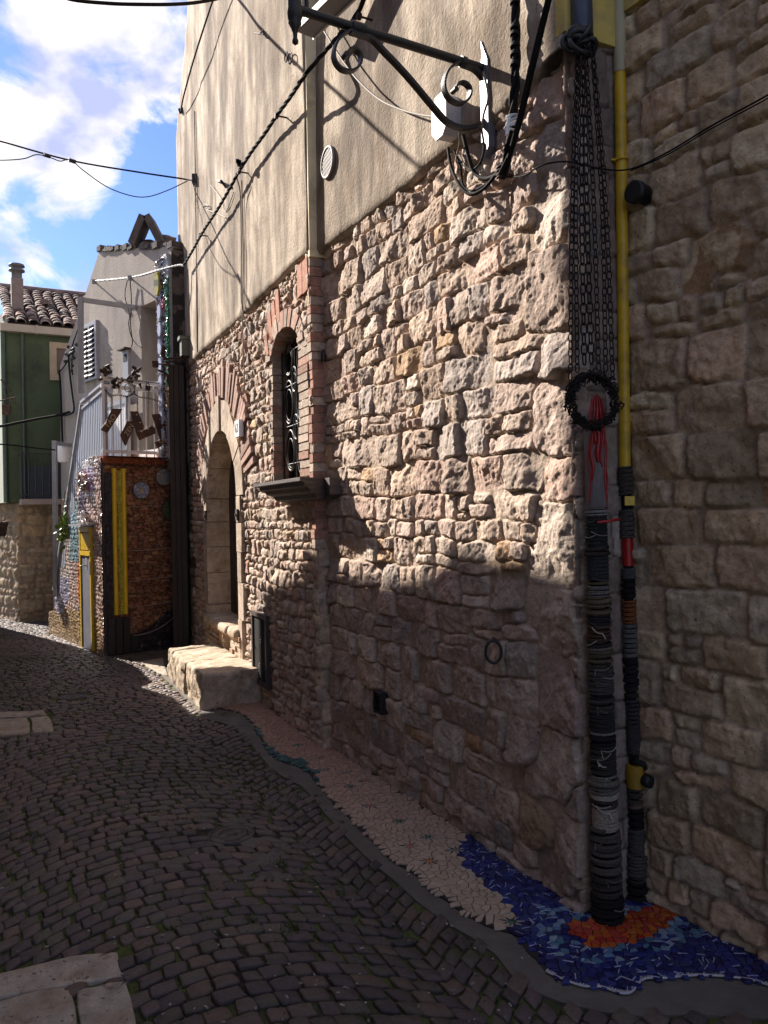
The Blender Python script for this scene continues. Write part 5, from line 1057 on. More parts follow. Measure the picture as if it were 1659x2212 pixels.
# corrugated grey panels along the stairs
pan=empty('stair_guard_panel','grey corrugated sheet guard with white handrail climbing beside the stairs','railing')
def corr(uzA,uzB,n,off):                        # between two (u, zbottom, ztop) ends
    mb=MB(); 
    for i in range(n):
        t0=i/n;t1=(i+.62)/n
        for (ta,tb,o) in ((t0,t1,.012),(t1,(i+1)/n,.0)):
            f=lambda t,k:uzA[k]+(uzB[k]-uzA[k])*t
            mb.wpoly(M,[(f(ta,0),f(ta,1)),(f(tb,0),f(tb,1)),(f(tb,0),f(tb,2)),(f(ta,0),f(ta,2))],off-.006,off+o)
    return mb
mc=mat('corrugated sheet',(.27,.28,.32),rough=.45,var=.12,vs=9,bump=.05,c2=(.3,.22,.17),c2s=14,c2t=(.66,.72),stretch=(1,1,.1))
u1_=.02;u2_=M.uz(172,900,-.02)[0]; zt1=M.uz(224,828,-.02)[1]; zt2=M.uz(172,878,-.02)[1]; u3_=M.uz(112,1250,-.02)[0]
corr((u1_,2.18,zt1-.06),(u2_,1.75,zt2-.02),14,-.06).build('corrugated_sheet',mc,pan)
zl3=M.uz(110,1290,-.02)[1]; corr((u2_,1.15,zt2-.06),(u3_,.0,zl3+.05),18,-.06).build('corrugated_sheet',mc,pan)
mb=MB(); mb.bar(M.p(-.0,zt1+.02,-.05),M.p(u2_,zt2+.05,-.05),.05,.03); mb.bar(M.p(u2_,zt2+.03,-.05),M.p(u3_,zl3+.10,-.05),.05,.03); mb.bar(M.p(0,zt1-.05,-.05),M.p(u2_,zt2-.03,-.05),.03,.03); mb.build('handrail',mGREY,pan)
# grey square-tube frames (gate frames)
def fr(label,pxs,w_,Y):
    t_=empty('gate_frame',label,'frame','grey steel gate frames by the stairs'); mb=MB(); (x0,yt),(x0b,yb),(x1,y1)=pxs
    a_=P(x0,yt,Y); b_=P(x0b,yb,Y); mb.bar(a_,b_,w_); mb.build('frame_post',mGREY,t_); mb=MB(); q=a_-np.array([0,0,w_/2+.002]); c_=P(x1,y1,Y+.35); mb.bar(q,c_,w_,w_*.9); mb.build('frame_arm',mGREY,t_)
fr('tall grey steel frame with an arm reaching to the weathered house wall',((174,642),(176,850),(291,664)),.055,9.55)
fr('short grey steel frame at the foot of the mosaic stairs',((118,952),(121,1345),(152,962)),.055,10.7)
t=empty('white_tank','small white plastic box hanging by the grey steel frame','box'); mb=MB(); c=P(137,980,11.0); mb.lathe(c,[(.03,.13),(.075,.11),(.08,.08),(.08,-.09),(.06,-.12)],14); mb.build('tank_body',mPVC,t)
# ---------------------------------------------------------------- signs, chains and tools hung on the railing
def railchain(label,pts,L_=.03,wd=.017,rr=.0032):
    mb=MB(); chain(mb,[orl(*p) for p in pts],L_,wd,rr); return tag(mb.build('railing_chain',mRUST),label,'chain','chains hung along the terrace railing')
zx=lambda x,y:((370+x*.20494)*.553,(1420+y*.20494)*.553,.05)   # from a zoomed view of the railing
railchain('long drooping chain strung sideways along the whole railing',[zx(190,500),zx(300,610),zx(460,600),zx(610,630),zx(745,570),zx(850,640),zx(1010,660),zx(1130,690),zx(1235,720),zx(1300,660),zx(1450,615)])
railchain('chain draped tight along the top rail of the railing',[zx(250,270),zx(450,290),zx(640,320),zx(850,330),zx(1000,350),zx(1180,370),zx(1430,400)])
for (a_,b_,l) in (((315,620),(320,960),'vertical chain holding the TAO board'),((462,400),(460,600),'short vertical chain above the TAO board'),((610,640),(612,1090),'vertical chain holding the ZEN board'),((815,640),(812,920),'vertical chain holding the first plain bent board'),((765,420),(750,570),'short vertical chain in the middle of the railing'),((1030,500),(1012,1200),'longest vertical chain, left of the second bent board'),((1240,730),(1240,960),'vertical chain holding the second bent board'),((1400,640),(1400,1320),'rightmost vertical chain, ending at the SURF board')):
    railchain(l,[zx(*a_),zx(*b_)],.026,.015,.0028)
def otext(s,p1,p2,size,parent,off=.07):
    cu=bpy.data.curves.new('tmp','FONT'); cu.body=s; cu.size=size; cu.extrude=.001; cu.align_x='CENTER'; cu.align_y='CENTER'; o=bpy.data.objects.new('tmp',cu); sc.collection.objects.link(o)
    me=bpy.data.meshes.new_from_object(o.evaluated_get(bpy.context.evaluated_depsgraph_get())); bpy.data.objects.remove(o); me.materials.clear(); me.materials.append(mat('cream lettering',(.42,.33,.2),rough=.7,var=.3,bump=0))
    x=p2-p1; L_=np.linalg.norm(x); x/=L_; nn=np.append(O.n,0); y=np.cross(nn,x); c=(p1+p2)/2+nn*.012; wds=max(v.co.x for v in me.vertices)-min(v.co.x for v in me.vertices); k=L_/wds
    q=bpy.data.objects.new('lettering',me); q.matrix_world=Matrix(((x[0]*k,y[0]*k,nn[0],c[0]),(x[1]*k,y[1]*k,nn[1],c[1]),(x[2]*k,y[2]*k,nn[2],c[2]),(0,0,0,1))); return link(q,parent)
mBO=mat('rusty board',(.06,.028,.018),rough=.7,var=.4,vs=12,bump=.3,c2=(.16,.05,.02),c2s=7,c2t=(.55,.7))
def board(name,label,polys,off=.07):
    t_=empty(name,label,'sign','boards hung on the terrace railing')
    for i,pl_ in enumerate(polys):
        P_=[orl(*zx(*p)[:2],off+i*.012) for p in pl_]; mb=MB(); mb.prism(P_,np.append(-O.n*.008,0)); mb.build('board',mBO,t_)
    return t_
def zp(x,y,off=.07): return orl(*zx(x,y)[:2],off)
t=board('hanging_sign','leftmost rusty board hanging askew, lettered TAO',[[(335,860),(530,862),(470,980),(245,1320),(105,1262),(200,1130)]]); otext('TAO',zp(215,1215),zp(375,985),.1,t)
t=board('hanging_sign','pointed rusty board hanging askew, lettered ZEN',[[(620,1100),(760,1105),(770,1170),(650,1440),(595,1570),(560,1540),(520,1440),(487,1365),(545,1260)]]); otext('ZEN',zp(590,1365),zp(705,1170),.1,t)
t=board('hanging_sign','blank rusty board bent like a boomerang, left of the two',[[(677,912),(825,910),(940,1190),(930,1260),(790,1300)],[(780,1290),(900,1290),(1095,1182),(1150,1230),(1170,1330),(850,1465)]])
mb=MB()
for x,y in ((800,975),(865,1125),(897,1300),(1013,1248)): mb.lathe(zp(x,y,.085),[(.007,0),(.007,.004)],8,np.append(O.n,0))
mb.build('board_hole',mat('pale rivet',(.5,.42,.38),bump=0),t)
t=board('hanging_sign','bent rusty board at the right end, lettered SURF',[[(1090,970),(1245,955),(1300,1100),(1375,1330),(1380,1420),(1240,1440)],[(1140,1500),(1200,1470),(1480,1262),(1500,1420),(1230,1600),(1190,1590)]]); otext('SURF',zp(1235,1525,.09),zp(1470,1350,.09),.1,t)
mb=MB()
for x,y in ((1240,1060),(1295,1208),(1420,1335)): mb.lathe(zp(x,y,.09),[(.007,0),(.007,.004)],8,np.append(O.n,0))
mb.build('board_hole',MATS['pale rivet'],t)
def cluster(label,x,y,seed,s=1.):
    r=random.Random(seed); mb=MB(); c=zp(x,y,.02)
    for k in range(11):
        a_=c+np.array([r.gauss(0,.03*s),r.gauss(0,.015),r.gauss(0,.035*s)]); d_=np.array([r.gauss(0,1),r.gauss(0,.4),r.gauss(0,1)]); d_/=np.linalg.norm(d_); L_=r.uniform(.03,.07)*s; R1=r.uniform(.009,.017)*s
        mb.lathe(a_-d_*L_/2,[(R1*.6,0),(R1,.01*s),(R1,L_*.6),(R1*1.5,L_*.65),(R1*1.5,L_)],7,d_)
    return tag(mb.build('rusty_fittings',mRUST),label,'ironwork','rusty iron fittings wired to the railing')
cluster('rusty tap fittings on the left end post of the railing',160,170,1,1.2); cluster('rusty fittings on the rail second from the left',420,330,2,.9); cluster('rusty tap fittings standing up mid railing',765,200,3,1.15); cluster('rusty fittings hung near the right end of the railing',1330,470,5,1.2)
t=empty('padlock','small brown padlock hanging from the middle of the railing','padlock'); mb=MB(); c=zp(1010,470,.03); mb.box(c,.028,.012,.026,((O.d[0],O.d[1],0),(O.n[0],O.n[1],0),(0,0,1))); mb.build('lock_body',mRUST,t); mb=MB(); mb.tube([c+np.array([.018*math.cos(a_),0,.026+.035*math.sin(a_)]) for a_ in np.linspace(0,math.pi,9)],.005,6); mb.build('shackle',mRUST,t)
mb=MB(); c=zp(645,480,.03); mb.tube([c+np.append(-O.d*(.0+.011*a_/1.2*math.cos(a_)),0)*.8+np.array([0,0,.011*a_/1.2*.8*math.sin(a_)]) for a_ in np.linspace(.8,11,40)],.0045,6); mb.tube([zp(650,340,.03),zp(650,430,.03)],.004,5); tag(mb.build('spiral_hook',mRUST),'flat spiral iron hook hanging from the railing','hook')
# garden fork and hammer fixed to the casing top
t=empty('old_fork','old iron garden fork head fixed on the casing top','fork'); mb=MB()
FX=lambda x,y:P((560+x*.3704)*.553,(980+y*.3704)*.553,9.0)
mb.tube([FX(230,1140),FX(330,1132),FX(430,1125)],.012,8); mb.build('fork_shaft',mRUST,t); mb=MB()
for k in range(4): mb.tube(smoothpath([FX(225,1150),FX(198+k*10,1110),FX(195+k*11,1060),FX(200+k*12,1005)],5),.006,6)
mb.build('fork_tines',mRUST,t)
t=empty('old_hammer','old iron mallet fixed sideways under the garden fork','hammer'); mb=MB(); mb.tube([FX(130,1195),FX(280,1192)],.009,8); mb.build('hammer_shaft',mRUST,t); mb=MB(); mb.box(FX(127,1195),.028,.03,.034); mb.build('hammer_head',mRUST,t)
mb=MB(); r=random.Random(3)
for k in range(9): c=FX(r.uniform(215,280),r.uniform(1160,1320)); d_=np.array([r.gauss(0,1),0,r.gauss(0,1)]); mb.tube([c,c+d_*.04],.013,6)
tag(mb.build('rusty_fittings',mRUST),'rusty fittings below the fork beside the casing','ironwork','rusty iron fittings wired to the railing')
# dark timber casing between the houses
t=empty('dark_timber_casing','tall dark timber casing filling the gap between the houses','casing')
cs=MB(); ca=P(374,1380,9.08)[:2]; cb=P(408.5,1400,9.10)[:2]; KW=W(cb,math.degrees(math.atan2(-(ca-cb)[0],(ca-cb)[1]))); Lc=np.linalg.norm(ca-cb)
if KW.n[1]>0: KW.n=-KW.n
zc_=KW.uz(390,788)[1]; cs.wbox(KW,0,Lc,0,zc_,-.25,-.02)
for k in range(3): cs.wbox(KW,Lc*k/3+.003,Lc*(k+1)/3-.003,.0,zc_+.0,-.02,.0)
cs.build('casing_boards',mDW,t)

# ================================================================ weathered house behind the terrace
gh=empty('weathered_house','grey weathered plaster house behind the terrace with shutter window','house')
hp=[G3H.uz(*p) for p in [(128,1000),(130,842),(130,790),(183,640),(215,541),(300,536),(376,533)]]
ur=-.20
zr=G3H.uz(380,533)[1]
poly=[(hp[0][0],.0)]+hp[1:]+[(ur,zr),(ur,0)]
# alcove opening cut from the wall: build the wall face as pieces round it
al=[G3H.uz(304,668)[0],G3H.uz(351,640)[0]]; za=G3H.uz(327,652)[1]
u_l,u_r=max(al),min(al)
def topat(u):
    for (a_,za_),(b_,zb_) in zip(poly[1:-2],poly[2:-1]):
        if min(a_,b_)<=u<=max(a_,b_): return za_+(zb_-za_)*(u-a_)/(b_-a_)
    return zr
gb=MB(); ptsL=[p for p in poly[:-1] if p[0]>=u_l]
gb.wpoly(G3H,ptsL+[(u_l,topat(u_l)),(u_l,0)],-3.0,0)
gb.wpoly(G3H,[(u_l,za),(u_l,topat(u_l))]+[p for p in poly[1:-2] if u_r<p[0]<u_l]+[(u_r,topat(u_r)),(u_r,za)],-3.0,0)
gb.wpoly(G3H,[(u_r,2.1),(u_r,topat(u_r))]+[p for p in poly[1:-2] if p[0]<u_r]+[(ur,zr),(ur,2.1)],-3.0,0)
gb.build('plaster_wall',mPLB,gh)
mb=MB(); mb.wpoly(G3H,[(u_l,2.1),(u_r,2.1),(u_r,za),(u_l,za)],-3,-.75); mb.build('alcove_back',mat('rosy plaster',(.40,.32,.29),rough=.95,var=.12,vs=4,bump=.3),gh)
mb=MB(); r=random.Random(6)
for k in range(26): u=hp[-3][0]-(hp[-3][0]-ur)*k/26; z=topat(u); mb.wbox(G3H,u-.09,u+.03,z-.02,z+r.uniform(.01,.06),-.3,r.uniform(-.02,.04))
mb.build('roof_edge_stones',mat('dark old stone',(.09,.075,.07),rough=.95,var=.4,vs=14,bump=.8),gh)
sw=empty('shutter_window','',''); del sw['label']; del sw['category']; sw.parent=gh
wu=[G3H.uz(x,760)[0] for x in (187,212)]; ws0,ws1=G3H.uz(200,818)[1],G3H.uz(200,706)[1]
u0,u1=min(wu),max(wu)
mb=MB()
for a_,b_,c_,d_ in ((u0-.05,u0,ws0-.03,ws1+.05),(u1,u1+.05,ws0-.03,ws1+.05),(u0,u1,ws1,ws1+.05),(u0,u1,ws0-.03,ws0),((u0+u1)/2-.02,(u0+u1)/2+.02,ws0,ws1)): mb.wbox(G3H,a_,b_,c_,d_,.0,.05)
mb.build('window_frame',mGREY,sw)
mb=MB(); n_=np.append(G3H.n,0)
for hh in (0,1):
    ua_=u0+(u1-u0)/2*hh+.03; ub_=u0+(u1-u0)/2*(hh+1)-.03
    for k in range(10):
        z=ws0+.05+(ws1-ws0-.1)*k/9; t_=n_*.75+np.array([0,0,-.66]); c=G3H.p((ua_+ub_)/2,z,.05); mb.box(c,(ub_-ua_)/2,.045,.004,((G3H.d[0],G3H.d[1],0),t_/np.linalg.norm(t_),np.cross((G3H.d[0],G3H.d[1],0),t_/np.linalg.norm(t_))))
mb.build('louvre_slats',mWHI,sw)
mb=MB(); mb.wbox(G3H,u0,u1,ws0,ws1,.003,.012); mb.build('dark_opening',mBLK,sw)
sg=bpy.data.objects.new('small_hatch',None); link(sg,gh); uu_=[G3H.uz(x,780)[0] for x in (269,281)]; zz_=[G3H.uz(275,y)[1] for y in (805,757)]
mb=MB(); mb.wbox(G3H,min(uu_),max(uu_),zz_[0]-.3,zz_[1],.0,.03); mb.build('hatch_door',mGREY,sg); mb=MB(); mb.wbox(G3H,min(uu_)+.03,max(uu_)-.03,(zz_[0]+zz_[1])/2,zz_[1]-.05,.03,.034); mb.build('hatch_glass',mBLK,sg); mb=MB(); mb.wbox(G3H,min(uu_)-.03,max(uu_)+.03,zz_[1],zz_[1]+.02,.0,.09); mb.build('hatch_hood',mRUST,sg)
# patio door of white slats seen through the railing
pd=bpy.data.objects.new('slatted_gate',None); link(pd,gh); uu_=[G3H.uz(x,900)[0] for x in (243,291)]; zz_=G3H.uz(285,862)[1]
mb=MB(); ua_,ub_=min(uu_),max(uu_)
for k in range(9): a_=ua_+(ub_-ua_)*k/9; mb.wbox(G3H,a_+.008,a_+(ub_-ua_)/9-.012,2.2,zz_-.06,.06,.085)
mb.build('gate_slats',mWHI,pd); mb=MB(); mb.wbox(G3H,ua_,ub_,zz_-.06,zz_,.05,.095); mb.wbox(G3H,ua_,ub_,2.2,2.26,.05,.06); mb.wbox(G3H,ua_,ua_+.03,2.2,zz_,.086,.11); mb.build('gate_frame_bar',mGREY,pd)
mb=MB(); mb.wbox(G3H,u_r-.02,u_r+.5,2.20,2.34,.02,.10); mb.build('alcove_step',mWHI,gh)
# mosaic column right of the alcove
mc_=bpy.data.objects.new('mosaic_column',None); link(mc_,gh)
c0_,c1_=G3H.uz(352,900)[0],G3H.uz(378,900)[0]; wc=abs(c0_-c1_); cb_=min(c0_,c1_); zc0,zc1=2.2,G3H.uz(365,556)[1]
mb=MB(); mb.wpoly(G3H,[(cb_,zc0),(cb_+wc,zc0),(cb_+wc,zc1-.45),(cb_+wc*1.15,zc1-.25),(cb_+wc*.75,zc1),(cb_+wc*.2,zc1+.04),(cb_,zc1-.1)],.0,.05); mb.build('column_bed',mat('glassy mortar',(.33,.34,.36),rough=.3,var=.3,vs=40,bump=.6,bs=60),mc_)
mb=MB(); r=random.Random(3)
def tri(u,z,s,c): mb.col=c; a_=r.uniform(0,6.28); p=[(u+s*math.cos(a_+k*2.1),z+s*math.sin(a_+k*2.1)) for k in range(3)]; mb.prism([G3H.p(x,y,.052+r.uniform(0,.02)) for x,y in p],np.append(-G3H.n*.01,0))
for k in range(520):
    z=r.uniform(zc1-1.55,zc1-.4); z=r.uniform(zc1-1.5,zc1-.25); u=cb_+r.uniform(.0,wc*.24); g=r.uniform(.35,1.5); tri(u,z,.022,(.01*g,.17*g,.035*g))
for k in range(700):
    z=r.uniform(zc0,zc1); f=r.uniform(.26,1); u=cb_+wc*f; g=r.uniform(.5,1.2)
    c=(.10*g,.05*g,.06*g) if .36<f<.55 else ((.36*g,.24*g,.24*g) if f<.36 or f>.85 else (.36*g,.38*g,.45*g)); tri(u,z,.016,c)
for k in range(60): tri(cb_+wc*r.uniform(.0,.25),r.uniform(zc1-1.75,zc1-1.5),.02,(.34,.24,.08))
for k in range(25): tri(cb_+wc*r.uniform(.3,.55),zc1-.55+r.uniform(-.06,.06),.022,(.42,.03,.06))
mb.build('column_tesserae',mFEA,mc_)
for k in range(13):
    mb=MB(); z=zc1-.62-k*.205; u=cb_+wc*.66; mb.wpoly(G3H,[(u+wc*.14*math.cos(a_),z+.082*math.sin(a_)) for a_ in np.linspace(0,6.283,16,endpoint=False)],.05,.082)
    if z>2.3: mb.build('oval_plate',mat('pale blue glaze',(.50,.54,.68),rough=.25,var=.15,bump=.05),mc_)
mb=MB(); u=cb_+wc*.8; z=zc1-.28; mb.wpoly(G3H,[(u+wc*.2*math.cos(a_),z+.14*math.sin(a_)) for a_ in np.linspace(0,6.283,18,endpoint=False)],.05,.085); mb.build('yellow_dish',mat('yellow glaze',(.42,.36,.04),rough=.25,var=.2,bump=0),mc_)
mb=MB(); q=G3H.p(ur-.002,0,0); mb.prism([G3H.p(ur-.001,3.3,.01),G3H.p(ur-.12,3.3,-.2),G3H.p(ur-.12,3.3,-.6),G3H.p(ur-.001,3.3,-.4)],(0,0,zr-3.32)); mb.build('end_wall',mat('shade-dark plaster',(.13,.10,.085),rough=.95,var=.4,bump=.5,c2=(.03,.025,.02),c2s=5,c2t=(.45,.5)),gh)  # shade on this end return is put into a dark blotchy plaster colour
# leaning slabs on the roof
t=empty('roof_slab_tent','two dark stone slabs leaning into a tent on the roof edge','stone slabs'); Yr=9.9
for (a_,b_) in (((290,532),(314,472)),((352,530),(322,472))):
    mb=MB(); mb.bar(P(*a_,Yr),P(*b_,Yr),.085,.26,up=(0,1,0)); mb.build('leaning_slab',MATS['dark old stone'],t)
for (x,y,s,l) in ((357,523,.13,'largest loose stone on the roof edge, right of the slab tent'),(322,528,.085,'small loose stone on the roof edge below the slab tent')):
    c=P(x,y,Yr+.1); r=random.Random(x); mb=MB(); vs=[];nn=7
    for j,(rr_,h_) in enumerate(((.6,-.7),(1,-.3),(.9,.3),(.45,.6))):
        for k in range(nn): a_=6.283*k/nn+j*.3; q_=s*rr_*r.uniform(.8,1.15); vs.append(c+np.array([math.cos(a_)*q_*1.3,math.sin(a_)*q_,h_*s]))
    mb.add(vs,[(j*nn+k,j*nn+(k+1)%nn,(j+1)*nn+(k+1)%nn,(j+1)*nn+k) for j in range(3) for k in range(nn)]+[tuple(range(nn-1,-1,-1)),tuple(3*nn+k for k in range(nn))]); tag(mb.build('roof_stone',MATS['dark old stone']),l,'stone')
mb=MB(); q=[G3H.px(205,607,.12),G3H.px(262,602,.12),G3H.px(300,596,.12),G3H.px(345,583,.12),P(386,573,8.9),A.px(397,574,.12)]
q=smoothpath(q,14); 
for j in range(3):
    mb.tube([p+np.array([.008*math.cos(i*.9+j*2.1),0,.008*math.sin(i*.9+j*2.1)]) for i,p in enumerate(q)],.0065,6)
for x,y in ((281,600),(203,608)): mb.lathe(G3H.px(x,y,.12),[(.03,-.03),(.035,.02)],8); mb.tube([G3H.px(x,y,.12),G3H.px(x+5,y+4,.0)],.01,6)
tag(mb.build('steel_rope',mat('steel rope',(.20,.195,.2),rough=.6,metal=.1,var=.3,bump=.2)),'pale twisted steel rope stretched across the weathered house','rope')
def ghw(name,label,segs,m=mCAB):
    mb=MB()
    for pts,r_ in segs: mb.tube(smoothpath([G3H.px(*p,.04) for p in pts],5),r_,5)
    return tag(mb.build(name,m),label,'cable')
ghw('house_cable','loose black cables hanging beside the alcove on the weathered house',[([(275,605),(270,640),(280,680),(278,700),(285,730),(300,748),(306,750)],.006),([(281,605),(284,650),(282,700),(286,735),(284,750)],.006)])
ghw('house_cable','tangle of black cables down the left edge of the weathered house',[([(176,690),(160,735),(150,770),(140,790),(128,805)],.010),([(148,770),(150,800),(156,850),(160,885),(150,895),(134,898)],.013),([(128,800),(131,840),(133,900),(135,955)],.016),([(158,760),(155,790),(157,810)],.01)])
mb=MB(); r=random.Random(8)
for k in range(14): c=G3H.px(r.gauss(152,6),r.gauss(765,14),.08); mb.lathe(c,[(.02,-.02),(.024,.02)],7,(r.gauss(0,1),0,1))
tag(mb.build('cable_insulators',mIRON),'black insulators clustered on the left edge of the weathered house','insulators')
wl=MB(); wl.tube(smoothpath([P(-40,925,9.6),P(0,921,9.8),P(30,915,10),P(80,905,10.4),P(125,897,11),P(150,890,11.4)],6),.017,7); tag(wl.build('overhead_wire',mCAB),'thick dark cable crossing the left street low before the green house','cable')
wl=MB(); wl.tube(smoothpath([P(-40,958,9.6),P(20,961,9.8),P(80,968,10.2),P(118,972,10.6)],6),.010,6); tag(wl.build('overhead_wire',mCAB),'lower thin cable crossing in front of the green house','cable')
# climbing green plant on the stairs
t=empty('climbing_vine','bright green leafy vine growing at the edge of the mosaic stairs','plant'); mb=MB(); r=random.Random(1)
st=MB(); st.tube(smoothpath([P(143,1168,10.35),P(139,1140,10.3),P(136,1110,10.3),P(140,1062,10.3)],5),.006,5); st.build('stem',mat('stem',(.08,.06,.02),bump=0),t)
for k in range(120):
    if r.random()<.75: x,y=r.gauss(138,7),r.gauss(1142,14)
    else: x,y=r.gauss(140,2.5),r.uniform(1055,1130)
    c=P(x,y,10.3+r.uniform(-.12,.08)); s=r.uniform(.02,.045)*(.6 if y<1110 else 1); n1_=np.array([r.gauss(-.4,1),r.gauss(-.5,1),r.gauss(.5,1)]); n1_/=np.linalg.norm(n1_); x_=np.cross(n1_,(0,0,1.)); x_/=np.linalg.norm(x_); y_=np.cross(n1_,x_); g=r.uniform(.6,1.3); mb.col=(.16*g,.24*g,.025*g)
    mb.add([c-y_*s,c+x_*s*.8-y_*s*.2,c+x_*s*.5+y_*s*.6,c+y_*s*1.1,c-x_*s*.5+y_*s*.6,c-x_*s*.8-y_*s*.2],[(0,1,2,3,4,5)])
mb.build('leaves',mLEAF,t)

# ================================================================ green house at the end
GA=np.array([-5.497,11.996]); gd=np.array([.88,.475]); gd/=np.linalg.norm(gd); GW=W(GA,math.degrees(math.atan2(-gd[0],gd[1]))); 
if GW.n[1]>0: GW.n=-GW.n
ld=np.array([-.66,.75]); ld/=np.linalg.norm(ld); GL=W(GA,math.degrees(math.atan2(-ld[0],ld[1])))
gn=empty('green_house','dark green plastered house over stone base with tiled roof','house')
zS=GW.uz(60,1085)[1]; zE=GW.uz(22,716)[1]
Lg=layout(-.1,2.2,-.1,zS+.1,(.08,.2),(.9,2.4),random.Random(9),.25); rubble('stone_base_wall',GW,0,1.9,-.1,zS,.022,Lg,91,gn,relief=.018,gap=.005,bev=.02,fine=.002,pal=PAL*np.array([.62,.58,.50]),mort=(.2,.16,.12))
Lg2=layout(-.1,4.2,-.1,zS+.1,(.08,.2),(.9,2.0),random.Random(10),.25); rubble('stone_base_wall',GL,0,4.0,-.1,zS,.025,Lg2,92,gn,relief=.03,gap=.005,bev=.02,fine=.003,pal=PAL*np.array([.5,.45,.38]),mort=(.2,.155,.115))
mb=MB(); mb.wbox(GW,-.14,2.2,zS,zE,-.25,.03); mb.build('green_wall',mGRN,gn)
mb=MB(); GA2=GA-gd*.145; mb.prism([(*(GA2+ld*.0),zS),(*(GA2+ld*4),zS),(*(GA2+ld*4+gd*.3),zS),(*(GA2+gd*.1),zS)],(0,0,zE-zS+.15)); mb.build('side_wall',mPALE,gn)
bp=[GA+gd*.05-np.array([GW.n[0],GW.n[1]])*.2,GA+gd*1.9-np.array(GW.n)*.2,GA+gd*1.9-np.array(GW.n)*3,GA+ld*3.9+gd*.1]
mb=MB(); mb.prism([(x,y,-.1) for x,y in bp],(0,0,zE)); mb.build('house_body',mPLB,gn)
mb=MB(); mb.wbox(GW,-.2,2.2,zE-.02,zE+.09,.0,.14); 
for u in (.3,.95,1.6): mb.wbox(GW,u-.015,u+.015,zE-.03,zE+.1,.0,.15)
mb.build('gutter',mat('cream gutter',(.36,.31,.25),rough=.8,var=.1,bump=.1),gn)
# tiled roof
ro=MB(); rise_=.98; dep=1.7; nrow=9; r=random.Random(5); zr0=zE+.09
ro_core=MB(); a_=GW.p(-.1,zr0,.12);b_=GW.p(2.3,zr0,.12);c_=GW.p(2.3,zr0+rise_,-dep);d_=GW.p(-.1,zr0+rise_,-dep); ro_core.add([a_,b_,c_,d_]+[x-np.array([0,0,.1]) for x in(a_,b_,c_,d_)],[(0,1,2,3),(7,6,5,4),(0,4,5,1),(1,5,6,2),(2,6,7,3),(3,7,4,0)])
rf=ro_core.build('roof',mat('roof bed',(.05,.035,.03),rough=1,var=.3),gn)
for i in range(15):
    u=-.06+i*.165
    for j in range(16):
        t0=j/16;t1=t0+1.5/16; z0_=zr0+rise_*t0+.035; o0=.13-(dep+.13)*t0; z1_=zr0+rise_*t1+.02; o1=.13-(dep+.13)*t1; k=r.uniform(.6,1.5); c=(.13*k,.08*k,.06*k) if r.random()<.5 else (.26*k,.20*k,.17*k) if r.random()<.3 else (.07*k,.05*k,.04*k)
        du_=r.gauss(0,.012); rot=r.gauss(0,.03); vs=[]; ro.col=c
        for (z_,o_2,rad) in ((z0_,o0,.078),(z1_,o1,.066)):
            for m_ in range(7): an=math.pi*m_/6; vs.append(GW.p(u+du_+rot*(o_2-o0)+rad*math.cos(an),z_+rad*.75*math.sin(an),o_2))
            for m_ in range(7): an=math.pi*m_/6; vs.append(GW.p(u+du_+rot*(o_2-o0)+(rad-.016)*math.cos(an),z_+(rad-.016)*.75*math.sin(an),o_2))
        ro.add(vs,[(m_,m_+1,14+m_+1,14+m_) for m_ in range(6)]+[(m_,m_+7,m_+8,m_+1) for m_ in range(6)]+[(7+m_,21+m_,22+m_,8+m_) for m_ in range(6)])
    if r.random()<.55: 
        j=r.choice([0,0,3,6,8]); t0=j/16; p=GW.p(u+.08,zr0+rise_*t0+.11,.1-(dep+.1)*t0); ro.col=(.16,.11,.09); a2=r.uniform(0,3); ro.box(p,.06,.045,.04,((math.cos(a2),math.sin(a2),0),(-math.sin(a2),math.cos(a2),0),(0,.2,1)))
ro.build('roof_tiles',mTER,rf)
mb=MB(); mb.tube([GW.p(-.1,zr0+rise_+.03,-dep),GW.p(2.3,zr0+rise_+.03,-dep)],.07,8); mb.build('roof_ridge',mat('ridge mortar',(.2,.15,.13),rough=.95,var=.3,bump=.4),rf)
ch=bpy.data.objects.new('chimney',None); link(ch,gn); uc=GW.uz(38,680,-.5)[0]; zc0_=zr0+.1; zc1_=GW.uz(38,603,-.5)[1]
mb=MB(); mb.wbox(GW,uc-.085,uc+.085,zc0_,zc1_,-.6,-.43); mb.build('chimney_stack',mat('chimney render',(.19,.15,.135),rough=.95,var=.2,bump=.3),ch)
mb=MB(); c=GW.p(uc,zc1_,-.515); mb.lathe(c,[(.075,0),(.075,.12),(.12,.125),(.115,.15),(.06,.16),(.06,.19),(.12,.2),(.11,.23),(.05,.245)],18); mb.build('chimney_cowl',mat('chimney metal',(.12,.11,.12),rough=.5,metal=.4,var=.2,bump=0),ch)
wn=bpy.data.objects.new('window',None); link(wn,gn); ww=[GW.uz(x,780,.03)[0] for x in(107,170)]; wz=[GW.uz(120,y,.03)[1] for y in (822,740)]; u0,u1=min(ww),max(ww); z0,z1_=min(wz),max(wz)
mb=MB(); 
for q in ((u0,u0+.10,z0,z1_),(u1-.1,u1,z0,z1_),(u0+.1,u1-.1,z0,z0+.09),(u0+.1,u1-.1,z1_-.09,z1_)): mb.wbox(GW,*q,.03,.06)
mb.build('window_frame',mat('stone surround',(.36,.29,.20),rough=.9,var=.15,bump=.2),wn); mb=MB(); mb.wbox(GW,u0+.1,u1-.1,z0+.09,z1_-.09,.03,.04); mb.build('window_shutter',mat('brown shutter',(.14,.10,.085),rough=.8,var=.15,bump=.1),wn)
bal=bpy.data.objects.new('balcony',None); link(bal,gn); zb0,zb1=GW.uz(60,1078,.4)[1],GW.uz(60,980,.4)[1]
